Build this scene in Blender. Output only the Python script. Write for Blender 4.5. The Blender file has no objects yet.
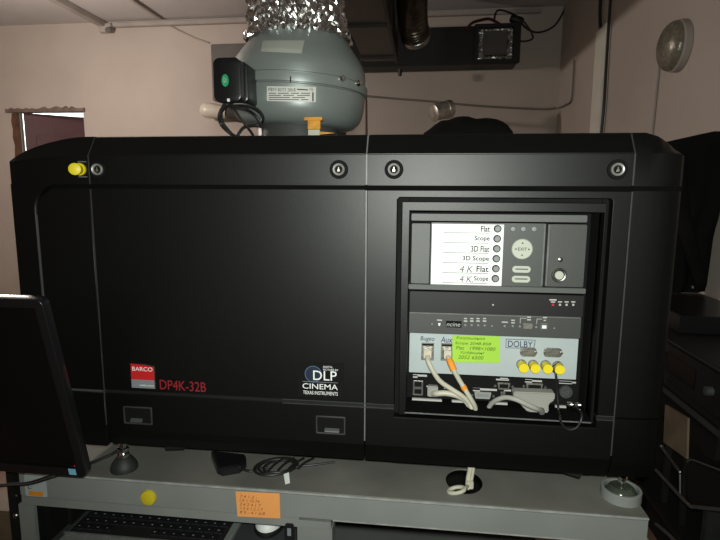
import bpy, bmesh, math, random
from mathutils import Vector, Matrix
rnd = random.Random(7)
scene = bpy.context.scene
COL = scene.collection
V = Vector

# ------------------------------------------------------------------ camera
F_PX = 520.0
hv = V((-4420, -101, F_PX)); vv = V((-18, 3552, F_PX))
Yd = hv.cross(vv).normalized()
if Yd.z < 0: Yd = -Yd
Xd = -hv.normalized(); Xd = (Xd - Yd * Xd.dot(Yd)).normalized()
Zd = Yd.cross(Xd)
if Zd.y > 0: Zd = -Zd
R = Matrix((Xd, Yd, Zd))                       # image axes -> world
CAM = V((0, -0.93, 1.40))
cd = bpy.data.cameras.new('camera'); cam = bpy.data.objects.new('camera', cd); COL.objects.link(cam)
cd.sensor_fit = 'HORIZONTAL'; cd.sensor_width = 36; cd.lens = F_PX / 720 * 36; cd.clip_start = 0.02
cx = R @ V((1, 0, 0)); cy = R @ V((0, -1, 0)); cz = R @ V((0, 0, -1))
M4 = Matrix((cx, cy, cz)).transposed().to_4x4(); M4.translation = CAM
cam.matrix_world = M4
scene.camera = cam

# ------------------------------------------------------------------ world, lights, exposure
w = bpy.data.worlds.new('world'); scene.world = w; w.use_nodes = True
bg = w.node_tree.nodes['Background']; bg.inputs[0].default_value = (0.55, 0.52, 0.48, 1); bg.inputs[1].default_value = 0.008
vs = scene.view_settings
vs.view_transform = 'Standard'; vs.look = 'None'; vs.gamma = 1; vs.use_curve_mapping = False
vs.exposure = 0.0

def light(name, kind, loc, power, color=(1, 1, 1), radius=0.05, target=None, size=None):
    d = bpy.data.lights.new(name, kind); d.energy = power; d.color = color
    if kind == 'AREA':
        d.size = size
    else:
        d.shadow_soft_size = radius
    o = bpy.data.objects.new(name, d); COL.objects.link(o); o.location = loc
    if target is not None:
        o.rotation_euler = (V(target) - V(loc)).to_track_quat('-Z', 'Y').to_euler()
    return o
fl = light('phone_flash', 'SPOT', CAM + V((0.012, -0.005, 0.03)), 54, (0.96, 1.0, 0.93), 0.012, target=CAM + R @ V((0.10, -0.05, 1)))
fl.data.spot_size = math.radians(125); fl.data.spot_blend = 1.0
light('room_lamp_light', 'POINT', (-2.42, 1.70, 2.17), 76, (1.0, 0.885, 0.80), 0.06)
light('corridor_lamp_light', 'POINT', (-3.6, 4.6, 2.3), 70, (0.95, 1.0, 1.0), 0.10)

# ------------------------------------------------------------------ pixel ray helpers (720 x 540 frame)
def ray(px, py): return R @ V((px - 360, py - 270, F_PX))
def P(px, py, Y):
    d = ray(px, py); return CAM + d * ((Y - CAM.y) / d.y)
def PZ(px, py, z):
    d = ray(px, py); return CAM + d * ((z - CAM.z) / d.z)
def PX(px, py, x):
    d = ray(px, py); return CAM + d * (x / d.x)
def rect(x0, y0, x1, y1, Y):
    mx, my = (x0 + x1) / 2, (y0 + y1) / 2
    return P(x0, my, Y).x, P(x1, my, Y).x, P(mx, y1, Y).z, P(mx, y0, Y).z     # X0, X1, Z0, Z1

# ------------------------------------------------------------------ materials
def mat(name, col, rough=0.5, metal=0.0, bump=0.0, bscale=200, var=0.0, vscale=8, spec=0.5, col2=None, coat=0.0, emit=None, alpha=None, trans=0.0):
    m = bpy.data.materials.new(name); m.use_nodes = True
    nt = m.node_tree; b = nt.nodes['Principled BSDF']
    b.inputs['Base Color'].default_value = (*col, 1); b.inputs['Roughness'].default_value = rough
    b.inputs['Metallic'].default_value = metal; b.inputs['Specular IOR Level'].default_value = spec
    b.inputs['Coat Weight'].default_value = coat
    b.inputs['Transmission Weight'].default_value = trans
    tc = nt.nodes.new('ShaderNodeTexCoord')
    if var > 0 or col2:
        n = nt.nodes.new('ShaderNodeTexNoise'); n.inputs['Scale'].default_value = vscale; n.inputs['Detail'].default_value = 6
        nt.links.new(tc.outputs['Object'], n.inputs['Vector'])
        r = nt.nodes.new('ShaderNodeValToRGB')
        c2 = col2 or tuple(c * (1 - var) for c in col); c1 = col if col2 else tuple(min(1, c * (1 + var)) for c in col)
        r.color_ramp.elements[0].position = 0.35; r.color_ramp.elements[1].position = 0.65
        r.color_ramp.elements[0].color = (*c2, 1); r.color_ramp.elements[1].color = (*c1, 1)
        nt.links.new(n.outputs['Fac'], r.inputs['Fac']); nt.links.new(r.outputs['Color'], b.inputs['Base Color'])
    if bump > 0:
        n2 = nt.nodes.new('ShaderNodeTexNoise'); n2.inputs['Scale'].default_value = bscale; n2.inputs['Detail'].default_value = 4
        nt.links.new(tc.outputs['Object'], n2.inputs['Vector'])
        bp = nt.nodes.new('ShaderNodeBump'); bp.inputs['Strength'].default_value = bump; bp.inputs['Distance'].default_value = 0.002
        nt.links.new(n2.outputs['Fac'], bp.inputs['Height']); nt.links.new(bp.outputs['Normal'], b.inputs['Normal'])
    if emit:
        b.inputs['Emission Color'].default_value = (*emit[0], 1); b.inputs['Emission Strength'].default_value = emit[1]
    return m

M = dict(
    shell=mat('black_textured_plastic', (0.0018, 0.0022, 0.0018), 0.425, bump=0.12, bscale=900, var=0.12, vscale=3, spec=0.40),
    black=mat('matte_black', (0.010, 0.010, 0.010), 0.5, spec=0.4, var=0.1),
    deep=mat('deep_black', (0.004, 0.004, 0.004), 0.8, spec=0.2, var=0.1),
    edge=mat('light_grey_and_lit_edge', (0.13, 0.135, 0.13), 0.45, var=0.2, vscale=30),  # light grey edges; on the middle seam it paints the flash glint
    dgrey=mat('dark_grey_plastic', (0.055, 0.058, 0.055), 0.45, bump=0.15, bscale=700, var=0.08),
    mgrey=mat('mid_grey_plastic', (0.085, 0.09, 0.085), 0.5, bump=0.2, bscale=800, var=0.08),
    keyp=mat('keypad_grey', (0.06, 0.065, 0.06), 0.5, var=0.05),
    button=mat('grey_button', (0.22, 0.23, 0.22), 0.5, var=0.05),
    cream=mat('cream_button', (0.46, 0.48, 0.40), 0.5, var=0.05),
    white=mat('white_label', (0.80, 0.83, 0.80), 0.5, var=0.02),
    print=mat('white_print', (0.45, 0.45, 0.43), 0.6, var=0.02),
    ink=mat('grey_ink', (0.018, 0.018, 0.018), 0.9, spec=0.1, var=0.05),
    pencil=mat('pencil_grey', (0.12, 0.125, 0.12), 0.9, spec=0.1, var=0.05),
    navy=mat('navy_marker', (0.012, 0.02, 0.08), 0.9, spec=0.1, var=0.1),
    plate=mat('pale_blue_white_plate', (0.40, 0.46, 0.46), 0.45, var=0.03, vscale=20),
    chrome=mat('chrome', (0.75, 0.75, 0.73), 0.18, 1.0, var=0.05),
    steel=mat('brushed_steel', (0.40, 0.40, 0.38), 0.35, 1.0, var=0.12, vscale=60),
    lockm=mat('dull_lock_metal', (0.42, 0.42, 0.39), 0.45, 0.6, var=0.15, vscale=200),
    can=mat('silvery_tin', (0.55, 0.53, 0.48), 0.38, 0.75, var=0.2, vscale=30),
    glint=mat('steel_edge_highlight', (0.33, 0.345, 0.325), 0.45, var=0.2, vscale=25),  # pale colour that paints the highlight along the table beam edges
    void=mat('dull_black_metal', (0.003, 0.003, 0.003), 0.9, spec=0.06, var=0.1),
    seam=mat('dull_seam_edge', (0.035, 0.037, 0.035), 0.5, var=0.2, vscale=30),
    port=mat('nickel_port', (0.30, 0.29, 0.25), 0.4, 0.8, var=0.25, vscale=200),
    yellow=mat('yellow_plastic', (0.80, 0.66, 0.02), 0.45, var=0.06),
    magnet=mat('yellow_magnet', (0.62, 0.50, 0.02), 0.4, var=0.05),
    red=mat('red_enamel', (0.55, 0.018, 0.02), 0.4, var=0.05),
    redtext=mat('red_lettering', (0.27, 0.014, 0.022), 0.5, var=0.05),
    bgrey=mat('badge_grey', (0.22, 0.24, 0.26), 0.4, var=0.04),
    bluering=mat('blue_ring', (0.08, 0.14, 0.26), 0.5, var=0.05),
    bluedisc=mat('dark_blue_disc', (0.010, 0.018, 0.04), 0.5, var=0.05),
    note_g=mat('lime_paper', (0.34, 0.60, 0.055), 0.8, var=0.04, vscale=12),
    note_o=mat('orange_paper', (0.86, 0.36, 0.10), 0.8, var=0.04, vscale=12),
    gink=mat('green_ink', (0.07, 0.13, 0.02), 0.9, spec=0.1, var=0.05),
    oink=mat('brown_ink', (0.26, 0.09, 0.03), 0.8, var=0.05),
    cablew=mat('ivory_cable', (0.50, 0.48, 0.38), 0.5, var=0.06, vscale=30),
    cableg=mat('light_grey_cable', (0.33, 0.33, 0.29), 0.5, var=0.06),
    orange=mat('orange_sleeve', (0.80, 0.28, 0.02), 0.5, var=0.06),
    rj=mat('clear_rj_plug', (0.55, 0.50, 0.40), 0.3, var=0.1, vscale=80),
    dsub=mat('grey_hood', (0.30, 0.30, 0.27), 0.5, var=0.05),
    cableb=mat('black_cable', (0.012, 0.012, 0.012), 0.45, var=0.1),
    fan=mat('galvanised_grey_paint', (0.26, 0.295, 0.28), 0.36, 0.35, bump=0.06, bscale=60, var=0.06, vscale=5),
    foil=mat('aluminium_foil', (0.82, 0.82, 0.80), 0.22, 1.0, bump=0.5, bscale=120, var=0.06),
    sticker2=mat('white_rating_label', (0.62, 0.62, 0.57), 0.5, var=0.03),
    sticker=mat('blank_sticker', (0.36, 0.38, 0.33), 0.5, var=0.05),
    green=mat('green_sticker', (0.02, 0.30, 0.12), 0.4, var=0.15, vscale=60),
    wall=None,
    ceil=mat('ceiling_paint', (0.47, 0.44, 0.42), 0.9, bump=0.1, bscale=20, var=0.06, vscale=2),
    floor=mat('floor_boards', (0.16, 0.10, 0.07), 0.7, var=0.2, vscale=3),
    wallw=mat('corridor_white', (0.75, 0.77, 0.76), 0.8, var=0.03),
    maroon=mat('maroon_door_paint', (0.052, 0.0075, 0.010), 0.55, bump=0.1, bscale=30, var=0.12, vscale=6),
    timber=mat('raw_brown_timber', (0.10, 0.045, 0.022), 0.8, bump=0.3, bscale=40, var=0.3, vscale=14),
    plaster=mat('chipped_plaster_edge', (0.15, 0.105, 0.085), 0.9, bump=0.6, bscale=60, var=0.25, vscale=20),
    pipe2=mat('dull_wall_cable', (0.17, 0.145, 0.125), 0.7, var=0.1),
    pipe=mat('painted_trunking', (0.33, 0.29, 0.26), 0.6, var=0.08),
    trunk=mat('white_trunking', (0.68, 0.66, 0.58), 0.5, var=0.04),
    duct=mat('black_duct_metal', (0.004, 0.004, 0.003), 0.5, 0.1, bump=0.1, bscale=30, var=0.25, vscale=5),
    ductb=mat('brown_black_duct', (0.022, 0.016, 0.012), 0.4, 0.2, bump=0.1, bscale=30, var=0.25, vscale=5),
    hose=mat('dark_shiny_hose', (0.10, 0.085, 0.065), 0.28, 0.85, bump=0.2, bscale=60, var=0.3, vscale=12),
    gbox=mat('grey_brown_box', (0.085, 0.075, 0.068), 0.6, var=0.1),
    bulb=mat('cream_lamp_glass', (0.55, 0.50, 0.42), 0.3, var=0.03),
    dome=mat('ribbed_dome_glass', (0.20, 0.18, 0.14), 0.25, 0.3, bump=0.8, bscale=90, var=0.2, vscale=60),
    cloth=mat('black_cloth', (0.006, 0.006, 0.006), 0.95, spec=0.1, bump=0.3, bscale=80, var=0.2),
    table=mat('grey_painted_steel', (0.225, 0.240, 0.225), 0.5, 0.0, bump=0.05, bscale=80, var=0.07, vscale=6),
    tabletop=mat('dusty_grey_steel', (0.150, 0.148, 0.128), 0.75, 0.0, bump=0.05, bscale=80, var=0.22, vscale=5),
    beige=mat('beige_board', (0.17, 0.12, 0.075), 0.7, var=0.2, vscale=12),
    rubber=mat('black_rubber', (0.02, 0.022, 0.02), 0.6, bump=0.1, bscale=100, var=0.2, vscale=40),
    screen=mat('dark_screen', (0.004, 0.004, 0.004), 0.25, spec=0.3, var=0.05),
    bezel=mat('glossy_black_bezel', (0.008, 0.008, 0.009), 0.3, var=0.05),
    blue=mat('pale_blue_sticker', (0.20, 0.50, 0.68), 0.5, var=0.05),
    keys=mat('black_keys', (0.012, 0.012, 0.013), 0.4, var=0.1),
    deck=mat('laptop_black_deck', (0.015, 0.015, 0.015), 0.5, var=0.1),
    silver=mat('silver_grey_plastic', (0.26, 0.28, 0.26), 0.4, 0.3, var=0.06),
    tray=mat('dark_grey_tray', (0.045, 0.050, 0.052), 0.5, var=0.08),
    led=mat('red_led', (0.4, 0.01, 0.01), 0.4, emit=((1, 0.05, 0.03), 0.25)),
    brass=mat('orange_tape', (0.62, 0.28, 0.02), 0.45, var=0.2, vscale=60),
    glass=mat('greenish_glass', (0.10, 0.12, 0.09), 0.15, 0.5, var=0.2),
    redw=mat('dark_red_wire', (0.10, 0.012, 0.012), 0.5, var=0.1),
    brownp=mat('brown_paint', (0.09, 0.045, 0.03), 0.6, var=0.1),
)

def wall_material():
    m = bpy.data.materials.new('wall_paint'); m.use_nodes = True; nt = m.node_tree; b = nt.nodes['Principled BSDF']
    b.inputs['Roughness'].default_value = 0.85; b.inputs['Specular IOR Level'].default_value = 0.25
    tc = nt.nodes.new('ShaderNodeTexCoord')
    n = nt.nodes.new('ShaderNodeTexNoise'); n.inputs['Scale'].default_value = 1.6; n.inputs['Detail'].default_value = 8
    nt.links.new(tc.outputs['Object'], n.inputs['Vector'])
    r = nt.nodes.new('ShaderNodeValToRGB'); r.color_ramp.elements[0].position = 0.3; r.color_ramp.elements[1].position = 0.7
    r.color_ramp.elements[0].color = (0.40, 0.345, 0.30, 1); r.color_ramp.elements[1].color = (0.46, 0.40, 0.355, 1)
    nt.links.new(n.outputs['Fac'], r.inputs['Fac']); nt.links.new(r.outputs['Color'], b.inputs['Base Color'])
    n2 = nt.nodes.new('ShaderNodeTexNoise'); n2.inputs['Scale'].default_value = 35; n2.inputs['Detail'].default_value = 5
    nt.links.new(tc.outputs['Object'], n2.inputs['Vector'])
    bp = nt.nodes.new('ShaderNodeBump'); bp.inputs['Strength'].default_value = 0.15; bp.inputs['Distance'].default_value = 0.006
    nt.links.new(n2.outputs['Fac'], bp.inputs['Height']); nt.links.new(bp.outputs['Normal'], b.inputs['Normal'])
    return m
M['wall'] = wall_material()

# ------------------------------------------------------------------ object helpers
WLOC = {}
def tag(o, label, cat, group=None, kind=None):
    if label: o['label'] = label
    if cat: o['category'] = cat
    if group: o['group'] = group
    if kind: o['kind'] = kind
    return o
def thing(name, loc, label, cat, group=None):
    o = bpy.data.objects.new(name, None); COL.objects.link(o); o.location = loc; o.empty_display_size = 0.05
    WLOC[o] = V(loc); return tag(o, label, cat, group)
def obj(name, bm, m, parent=None, smooth=None, label=None):
    """world-space bmesh -> one object, origin at its centre, parented without moving"""
    if not bm.verts: raise ValueError(name)
    bmesh.ops.recalc_face_normals(bm, faces=bm.faces)
    lo = V([min(v.co[i] for v in bm.verts) for i in range(3)]); hi = V([max(v.co[i] for v in bm.verts) for i in range(3)])
    c = (lo + hi) / 2
    bmesh.ops.translate(bm, verts=bm.verts, vec=-c)
    me = bpy.data.meshes.new(name); 
    if smooth is not None:
        for f in bm.faces: f.smooth = True
        for e in bm.edges:
            if len(e.link_faces) == 2 and e.calc_face_angle(0) > math.radians(smooth): e.smooth = False
    bm.to_mesh(me); bm.free()
    me.materials.append(m)
    o = bpy.data.objects.new(name, me); COL.objects.link(o); WLOC[o] = c
    if parent is not None:
        o.parent = parent; o.location = c - WLOC[parent]
    else: o.location = c
    if label: o['label'] = label
    return o
def struct(name, bm, m, parent=None, smooth=None):
    o = obj(name, bm, m, parent, smooth)
    if parent is None: o['kind'] = 'structure'
    return o
B = bmesh.new
def bev(bm, amount, seg=2, ang=30, geom=None):
    es = [e for e in (geom or bm.edges) if len(e.link_faces) == 2 and e.calc_face_angle(0) > math.radians(ang)]
    if es: bmesh.ops.bevel(bm, geom=es, offset=amount, segments=seg, affect='EDGES', clamp_overlap=True)
def box(bm, x0, x1, y0, y1, z0, z1, b=0.0, seg=2):
    t = B(); bmesh.ops.create_cube(t, size=1)
    for v in t.verts: v.co = V(((x0 + x1) / 2 + v.co.x * (x1 - x0), (y0 + y1) / 2 + v.co.y * (y1 - y0), (z0 + z1) / 2 + v.co.z * (z1 - z0)))
    if b > 0: bev(t, b, seg)
    join(bm, t); return bm
def join(bm, t, mx=None):
    if mx is not None: bmesh.ops.transform(t, matrix=mx, verts=t.verts)
    me = bpy.data.meshes.new('tmp'); t.to_mesh(me); t.free(); bm.from_mesh(me); bpy.data.meshes.remove(me)
def rot_between(a, b): return a.rotation_difference(b).to_matrix().to_4x4()
def cyl(bm, p, q, r, r2=None, n=24, b=0.0):
    p, q = V(p), V(q); t = B(); L = (q - p).length
    bmesh.ops.create_cone(t, cap_ends=True, segments=n, radius1=r, radius2=r if r2 is None else r2, depth=L)
    if b > 0: bev(t, b, 2)
    mx = Matrix.Translation((p + q) / 2) @ rot_between(V((0, 0, 1)), (q - p).normalized())
    join(bm, t, mx); return bm
def lathe(bm, prof, origin, axis=(0, 0, 1), n=48, jitter=None):
    """prof: list of (r, h)"""
    t = B(); rings = []
    for i, (r, h) in enumerate(prof):
        if r < 1e-6: rings.append([t.verts.new((0, 0, h))])
        else:
            rings.append([t.verts.new((r * math.cos(2 * math.pi * k / n), r * math.sin(2 * math.pi * k / n), h)) for k in range(n)])
    for a, b_ in zip(rings, rings[1:]):
        if len(a) == 1 and len(b_) == 1: continue
        for k in range(n):
            k2 = (k + 1) % n
            if len(a) == 1: t.faces.new((a[0], b_[k], b_[k2]))
            elif len(b_) == 1: t.faces.new((a[k], a[k2], b_[0]))
            else: t.faces.new((a[k], a[k2], b_[k2], b_[k]))
    if len(rings[0]) > 1: t.faces.new(rings[0])
    if len(rings[-1]) > 1: t.faces.new(rings[-1])
    join(bm, t, Matrix.Translation(V(origin)) @ rot_between(V((0, 0, 1)), V(axis).normalized())); return bm
def spline(pts, n=8):
    pts = [V(p) for p in pts]; out = []
    q = [pts[0] * 2 - pts[1]] + pts + [pts[-1] * 2 - pts[-2]]
    for i in range(1, len(q) - 2):
        for k in range(n):
            t = k / n; a, b_, c, d = q[i - 1], q[i], q[i + 1], q[i + 2]
            out.append(0.5 * (2 * b_ + (c - a) * t + (2 * a - 5 * b_ + 4 * c - d) * t * t + (3 * b_ - a - 3 * c + d) * t ** 3))
    out.append(pts[-1]); return out
def tube(bm, pts, r, n=10, sub=8, smooth=True, radii=None):
    pts = spline(pts, sub) if smooth and len(pts) > 2 else [V(p) for p in pts]
    t = B(); rings = []; up = None
    for i, p in enumerate(pts):
        d = (pts[min(i + 1, len(pts) - 1)] - pts[max(i - 1, 0)]).normalized()
        if up is None:
            up = d.orthogonal().normalized()
        else:
            up = (up - d * up.dot(d))
            up = up.normalized() if up.length > 1e-6 else d.orthogonal().normalized()
        s = d.cross(up)
        rr = r if radii is None else radii(i / (len(pts) - 1))
        rings.append([t.verts.new(p + (up * math.cos(2 * math.pi * k / n) + s * math.sin(2 * math.pi * k / n)) * rr) for k in range(n)])
    for a, b_ in zip(rings, rings[1:]):
        for k in range(n):
            t.faces.new((a[k], a[(k + 1) % n], b_[(k + 1) % n], b_[k]))
    t.faces.new(rings[0]); t.faces.new(rings[-1])
    join(bm, t); return bm
def prism(bm, poly, x0, x1, axis='X', b=0.0):
    """poly of (u,v): axis X -> (Y,Z); Y -> (X,Z); Z -> (X,Y)"""
    t = B()
    f = {'X': lambda u, v, w: (w, u, v), 'Y': lambda u, v, w: (u, w, v), 'Z': lambda u, v, w: (u, v, w)}[axis]
    a = [t.verts.new(f(u, v, x0)) for u, v in poly]; c = [t.verts.new(f(u, v, x1)) for u, v in poly]
    n = len(poly); t.faces.new(a); t.faces.new(c)
    for i in range(n): t.faces.new((a[i], a[(i + 1) % n], c[(i + 1) % n], c[i]))
    bmesh.ops.recalc_face_normals(t, faces=t.faces)
    if b > 0: bev(t, b, 2)
    join(bm, t); return bm
def loft(bm, secs, closed=True, cap=True):
    t = B(); rings = [[t.verts.new(p) for p in s] for s in secs]; n = len(secs[0])
    for a, b_ in zip(rings, rings[1:]):
        for k in range(n if closed else n - 1):
            k2 = (k + 1) % n; t.faces.new((a[k], a[k2], b_[k2], b_[k]))
    if cap: t.faces.new(rings[0]); t.faces.new(rings[-1])
    bmesh.ops.recalc_face_normals(t, faces=t.faces)
    join(bm, t); return bm
def rrect(x0, x1, z0, z1, r, n=6, corners=(1, 1, 1, 1)):
    """rounded rectangle points; corners order: lower-left, lower-right, upper-right, upper-left"""
    out = []
    for i, (cx_, cz_, a0) in enumerate(((x0, z0, 180), (x1, z0, 270), (x1, z1, 0), (x0, z1, 90))):
        if not corners[i] or r <= 0: out.append((cx_, cz_)); continue
        ox = cx_ + (r if cx_ == x0 else -r); oz = cz_ + (r if cz_ == z0 else -r)
        for k in range(n + 1):
            a = math.radians(a0 + 90 * k / n); out.append((ox + r * math.cos(a), oz + r * math.sin(a)))
    return out
def circle(cx_, cz_, r, n=24, rz=None): return [(cx_ + r * math.cos(2 * math.pi * k / n), cz_ + (rz or r) * math.sin(2 * math.pi * k / n)) for k in range(n)]
def curve_mesh(crv):
    o = bpy.data.objects.new('tmp', crv); COL.objects.link(o)
    dg = bpy.context.evaluated_depsgraph_get(); me = bpy.data.meshes.new_from_object(o.evaluated_get(dg))
    bpy.data.objects.remove(o); bm = B(); bm.from_mesh(me); bpy.data.meshes.remove(me); bpy.data.curves.remove(crv)
    return bm
def plate(outer, holes, y0, y1, bevel=0.0, plane='XZ'):
    """flat plate with holes between depths y0..y1 (plane XZ: depth is Y, plane XY: depth is Z, plane YZ: depth is X)"""
    c = bpy.data.curves.new('tmp', 'CURVE'); c.dimensions = '2D'; c.fill_mode = 'BOTH'
    for pts in [outer] + list(holes):
        s = c.splines.new('POLY'); s.points.add(len(pts) - 1); s.use_cyclic_u = True
        for p, (u, v_) in zip(s.points, pts): p.co = (u, v_, 0, 1)
    h = abs(y1 - y0) / 2; c.extrude = max(h - bevel, 1e-5); c.bevel_depth = bevel; c.bevel_resolution = 1 if bevel else 0; c.offset = -bevel
    bm = curve_mesh(c)
    bmesh.ops.remove_doubles(bm, verts=bm.verts, dist=1e-6)
    mid = (y0 + y1) / 2
    for v_ in bm.verts:
        x, z, d = v_.co
        v_.co = {'XZ': (x, mid - d, z), 'XY': (x, z, mid + d), 'YZ': (mid + d, x, z)}[plane]
    return bm
def text(s, x0, x1, z0, z1, y, depth=0.0006, shear=0.0, align=None, bold=0.0):
    """lettering fitted to a rectangle in an XZ plane, facing -Y"""
    c = bpy.data.curves.new('tmp', 'FONT'); c.body = s; c.size = 1; c.extrude = 0.01; c.shear = shear; c.resolution_u = 3
    c.space_line = 1.0; c.offset = bold
    if align: c.align_x = align
    bm = curve_mesh(c)
    lo = [min(v.co[i] for v in bm.verts) for i in range(2)]; hi = [max(v.co[i] for v in bm.verts) for i in range(2)]
    sx = (x1 - x0) / (hi[0] - lo[0]); sz = (z1 - z0) / (hi[1] - lo[1])
    for v in bm.verts:
        a, b_, d = v.co
        v.co = (x0 + (a - lo[0]) * sx, y - depth * (1 if d > 0 else 0), z0 + (b_ - lo[1]) * sz)
    return bm
def prect(bm, px, Y, thick, b=0.0):
    """box whose front face (at Y) fills the pixel rectangle px, thick behind it"""
    X0, X1, Z0, Z1 = rect(*px, Y); return box(bm, X0, X1, Y, Y + thick, Z0, Z1, b)
def ptext(s, px, Y, **k):
    X0, X1, Z0, Z1 = rect(*px, Y); return text(s, X0, X1, Z0, Z1, Y, **k)

# ================================================================== ROOM
YW, ZC, XR, XL = 3.3, 2.78, 1.0, -4.3
dX0, dX1, dZ = -3.44, -2.865, 2.085
struct('wall_back', plate([(XL, 0), (XR, 0), (XR, ZC), (XL, ZC)], [[(dX0 - .035, 0.002), (dX1, 0.002), (dX1, dZ), (dX0 - .035, dZ)]], YW, YW + 0.06), M['wall'])
struct('wall_right', box(B(), XR, XR + 0.2, -3.0, YW + 0.22, 0, ZC), M['wall'])
struct('wall_left', box(B(), XL - 0.2, XL, -3.0, YW + 0.22, 0, ZC), M['wall'])
struct('wall_front', box(B(), XL - 0.2, XR + 0.2, -3.2, -3.0, 0, ZC), M['wall'])
struct('ceiling', box(B(), XL - 0.2, XR + 0.2, -3.2, 6.2, ZC, ZC + 0.15), M['ceil'])
struct('floor', box(B(), XL - 0.2, XR + 0.2, -3.2, 6.2, -0.1, 0), M['floor'])
# corridor beyond the doorway
struct('wall_corridor', box(B(), XL - 0.2, XR + 0.2, 6.0, 6.2, 0, ZC), M['wallw'])
struct('wall_corridor_side', box(B(), -1.9, -1.75, YW + 0.06, 6.0, 0, ZC), M['wallw'])
struct('wall_corridor_end', box(B(), XL - 0.2, XL, YW + 0.06, 6.0, 0, ZC), M['wallw'])
# ragged plaster edge and timber frame of the doorway
bm = B()
n = 26; top = []; bot = []
for i in range(n + 1):
    x = dX0 - 0.13 + (dX1 - dX0 + 0.15) * i / n
    top.append((x, dZ + 0.024 + rnd.uniform(-0.012, 0.012))); bot.append((x, dZ - 0.012))
prism(bm, bot + top[::-1], YW - 0.02, YW + 0.05, 'Y'); struct('trim_1', bm, M['plaster'])
bm = B(); n = 30; a = []; b_ = []
for i in range(n + 1):
    z = 2.07 * i / n
    a.append((dX0 - 0.078 + rnd.uniform(-0.012, 0.010), z)); b_.append((dX0 - 0.032, z))
prism(bm, a + b_[::-1], YW - 0.012, YW + 0.02, 'Y'); struct('trim_2', bm, M['timber'])
# maroon door leaf, hinged left, swung away from the room
hinge = V((P(23.5, 115, YW + 0.09).x, YW + 0.09, 0)); end = P(83, 121.5, 3.70); wd = (V((end.x, end.y, 0)) - hinge)
ang = math.atan2(wd.y, wd.x); L = wd.length * 1.03
bm = B(); box(bm, 0, L, -0.02, 0.02, 0.01, P(25, 113, YW + 0.09).z, 0.003)
mx = Matrix.Translation(hinge) @ Matrix.Rotation(ang, 4, 'Z'); bmesh.ops.transform(bm, matrix=mx, verts=bm.verts)
door = struct('door_1', bm, M['maroon'])
bm = B(); box(bm, 0.08, L - 0.08, -0.026, -0.018, 1.15, 1.90, 0.004); bmesh.ops.transform(bm, matrix=mx, verts=bm.verts)
obj('door_panel', bm, M['maroon'], door)

# ceiling cable trunking
c1 = P(105, 28, YW); c2 = P(165, 22, YW)
t = obj('cable_trunking', box(B(), c1.x - 0.03, c1.x + 0.03, -1.5, YW - 0.002, ZC - 0.045, ZC - 0.001, 0.004), M['pipe'])
tag(t, 'painted cable trunking on the ceiling running to the bracket nearest the doorway', 'trunking')
t = obj('cable_trunking', box(B(), c2.x - 0.015, c2.x + 0.015, -1.5, YW - 0.07, ZC - 0.022, ZC - 0.001, 0.003), M['pipe'])
tag(t, 'thin painted trunking on the ceiling, right of the thicker one', 'trunking')
t = obj('cable_trunking', box(B(), c1.x + 0.09, XR - 0.16, YW - 0.045, YW - 0.002, ZC - 0.05, ZC - 0.02, 0.004), M['pipe'])
tag(t, 'long painted trunking along the top of the back wall', 'trunking')
br = thing('pipe_bracket', (c1.x + 0.03, YW, ZC - 0.08), 'small bracket at the corner where the ceiling trunking meets the back wall', 'bracket')
bm = B(); prect(bm, (98, 23, 111, 32), YW - 0.05, 0.048, 0.006); obj('bracket_plate', bm, M['pipe'], br)
bm = B(); cyl(bm, P(108, 30, YW - 0.09), P(108, 30, YW - 0.03), 0.022, n=16); obj('bolt', bm, M['gbox'], br)
t = obj('wall_cable', tube(B(), [P(165, 23, YW - 0.01), P(180, 31, YW - 0.008), P(195, 38, YW - 0.008), P(209, 43, YW - 0.01)], 0.006, 8), M['pipe'])
tag(t, 'thin painted cable drooping from the ceiling to the dark wall box', 'cable')
# electrical box
eb = thing('wall_box', P(243, 75, YW - 0.1), 'dark grey electrical box on the back wall behind the fan', 'box')
bm = B(); prect(bm, (211.5, 43, 275, 100), YW - 0.10, 0.098, 0.006); obj('box_body', bm, M['gbox'], eb)
bm = B(); prect(bm, (215, 46, 272, 97), YW - 0.112, 0.012, 0.004); obj('box_door', bm, M['gbox'], eb)
# cream lamp fitting
lf = thing('wall_lamp', P(225, 112, YW), 'cream rounded lamp fitting on the back wall left of the fan', 'lamp')
c = P(214, 111, YW - 0.12)
bm = B(); lathe(bm, [(0, -0.11), (0.03, -0.107), (0.055, -0.085), (0.062, -0.05), (0.058, 0.0), (0.05, 0.06), (0.045, 0.10), (0, 0.10)], c, (1, 0.1, -0.12), 32)
obj('lamp_glass', bm, M['bulb'], lf, 40)
bm = B(); cyl(bm, c + V((0.10, 0, -0.012)), c + V((0.20, 0.06, -0.02)), 0.05, n=24, b=0.005); cyl(bm, c + V((0.16, 0.04, -0.015)), V((c.x + 0.16, YW - 0.001, c.z - 0.015)), 0.035, n=20); obj('lamp_base', bm, M['gbox'], lf, 40)

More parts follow.
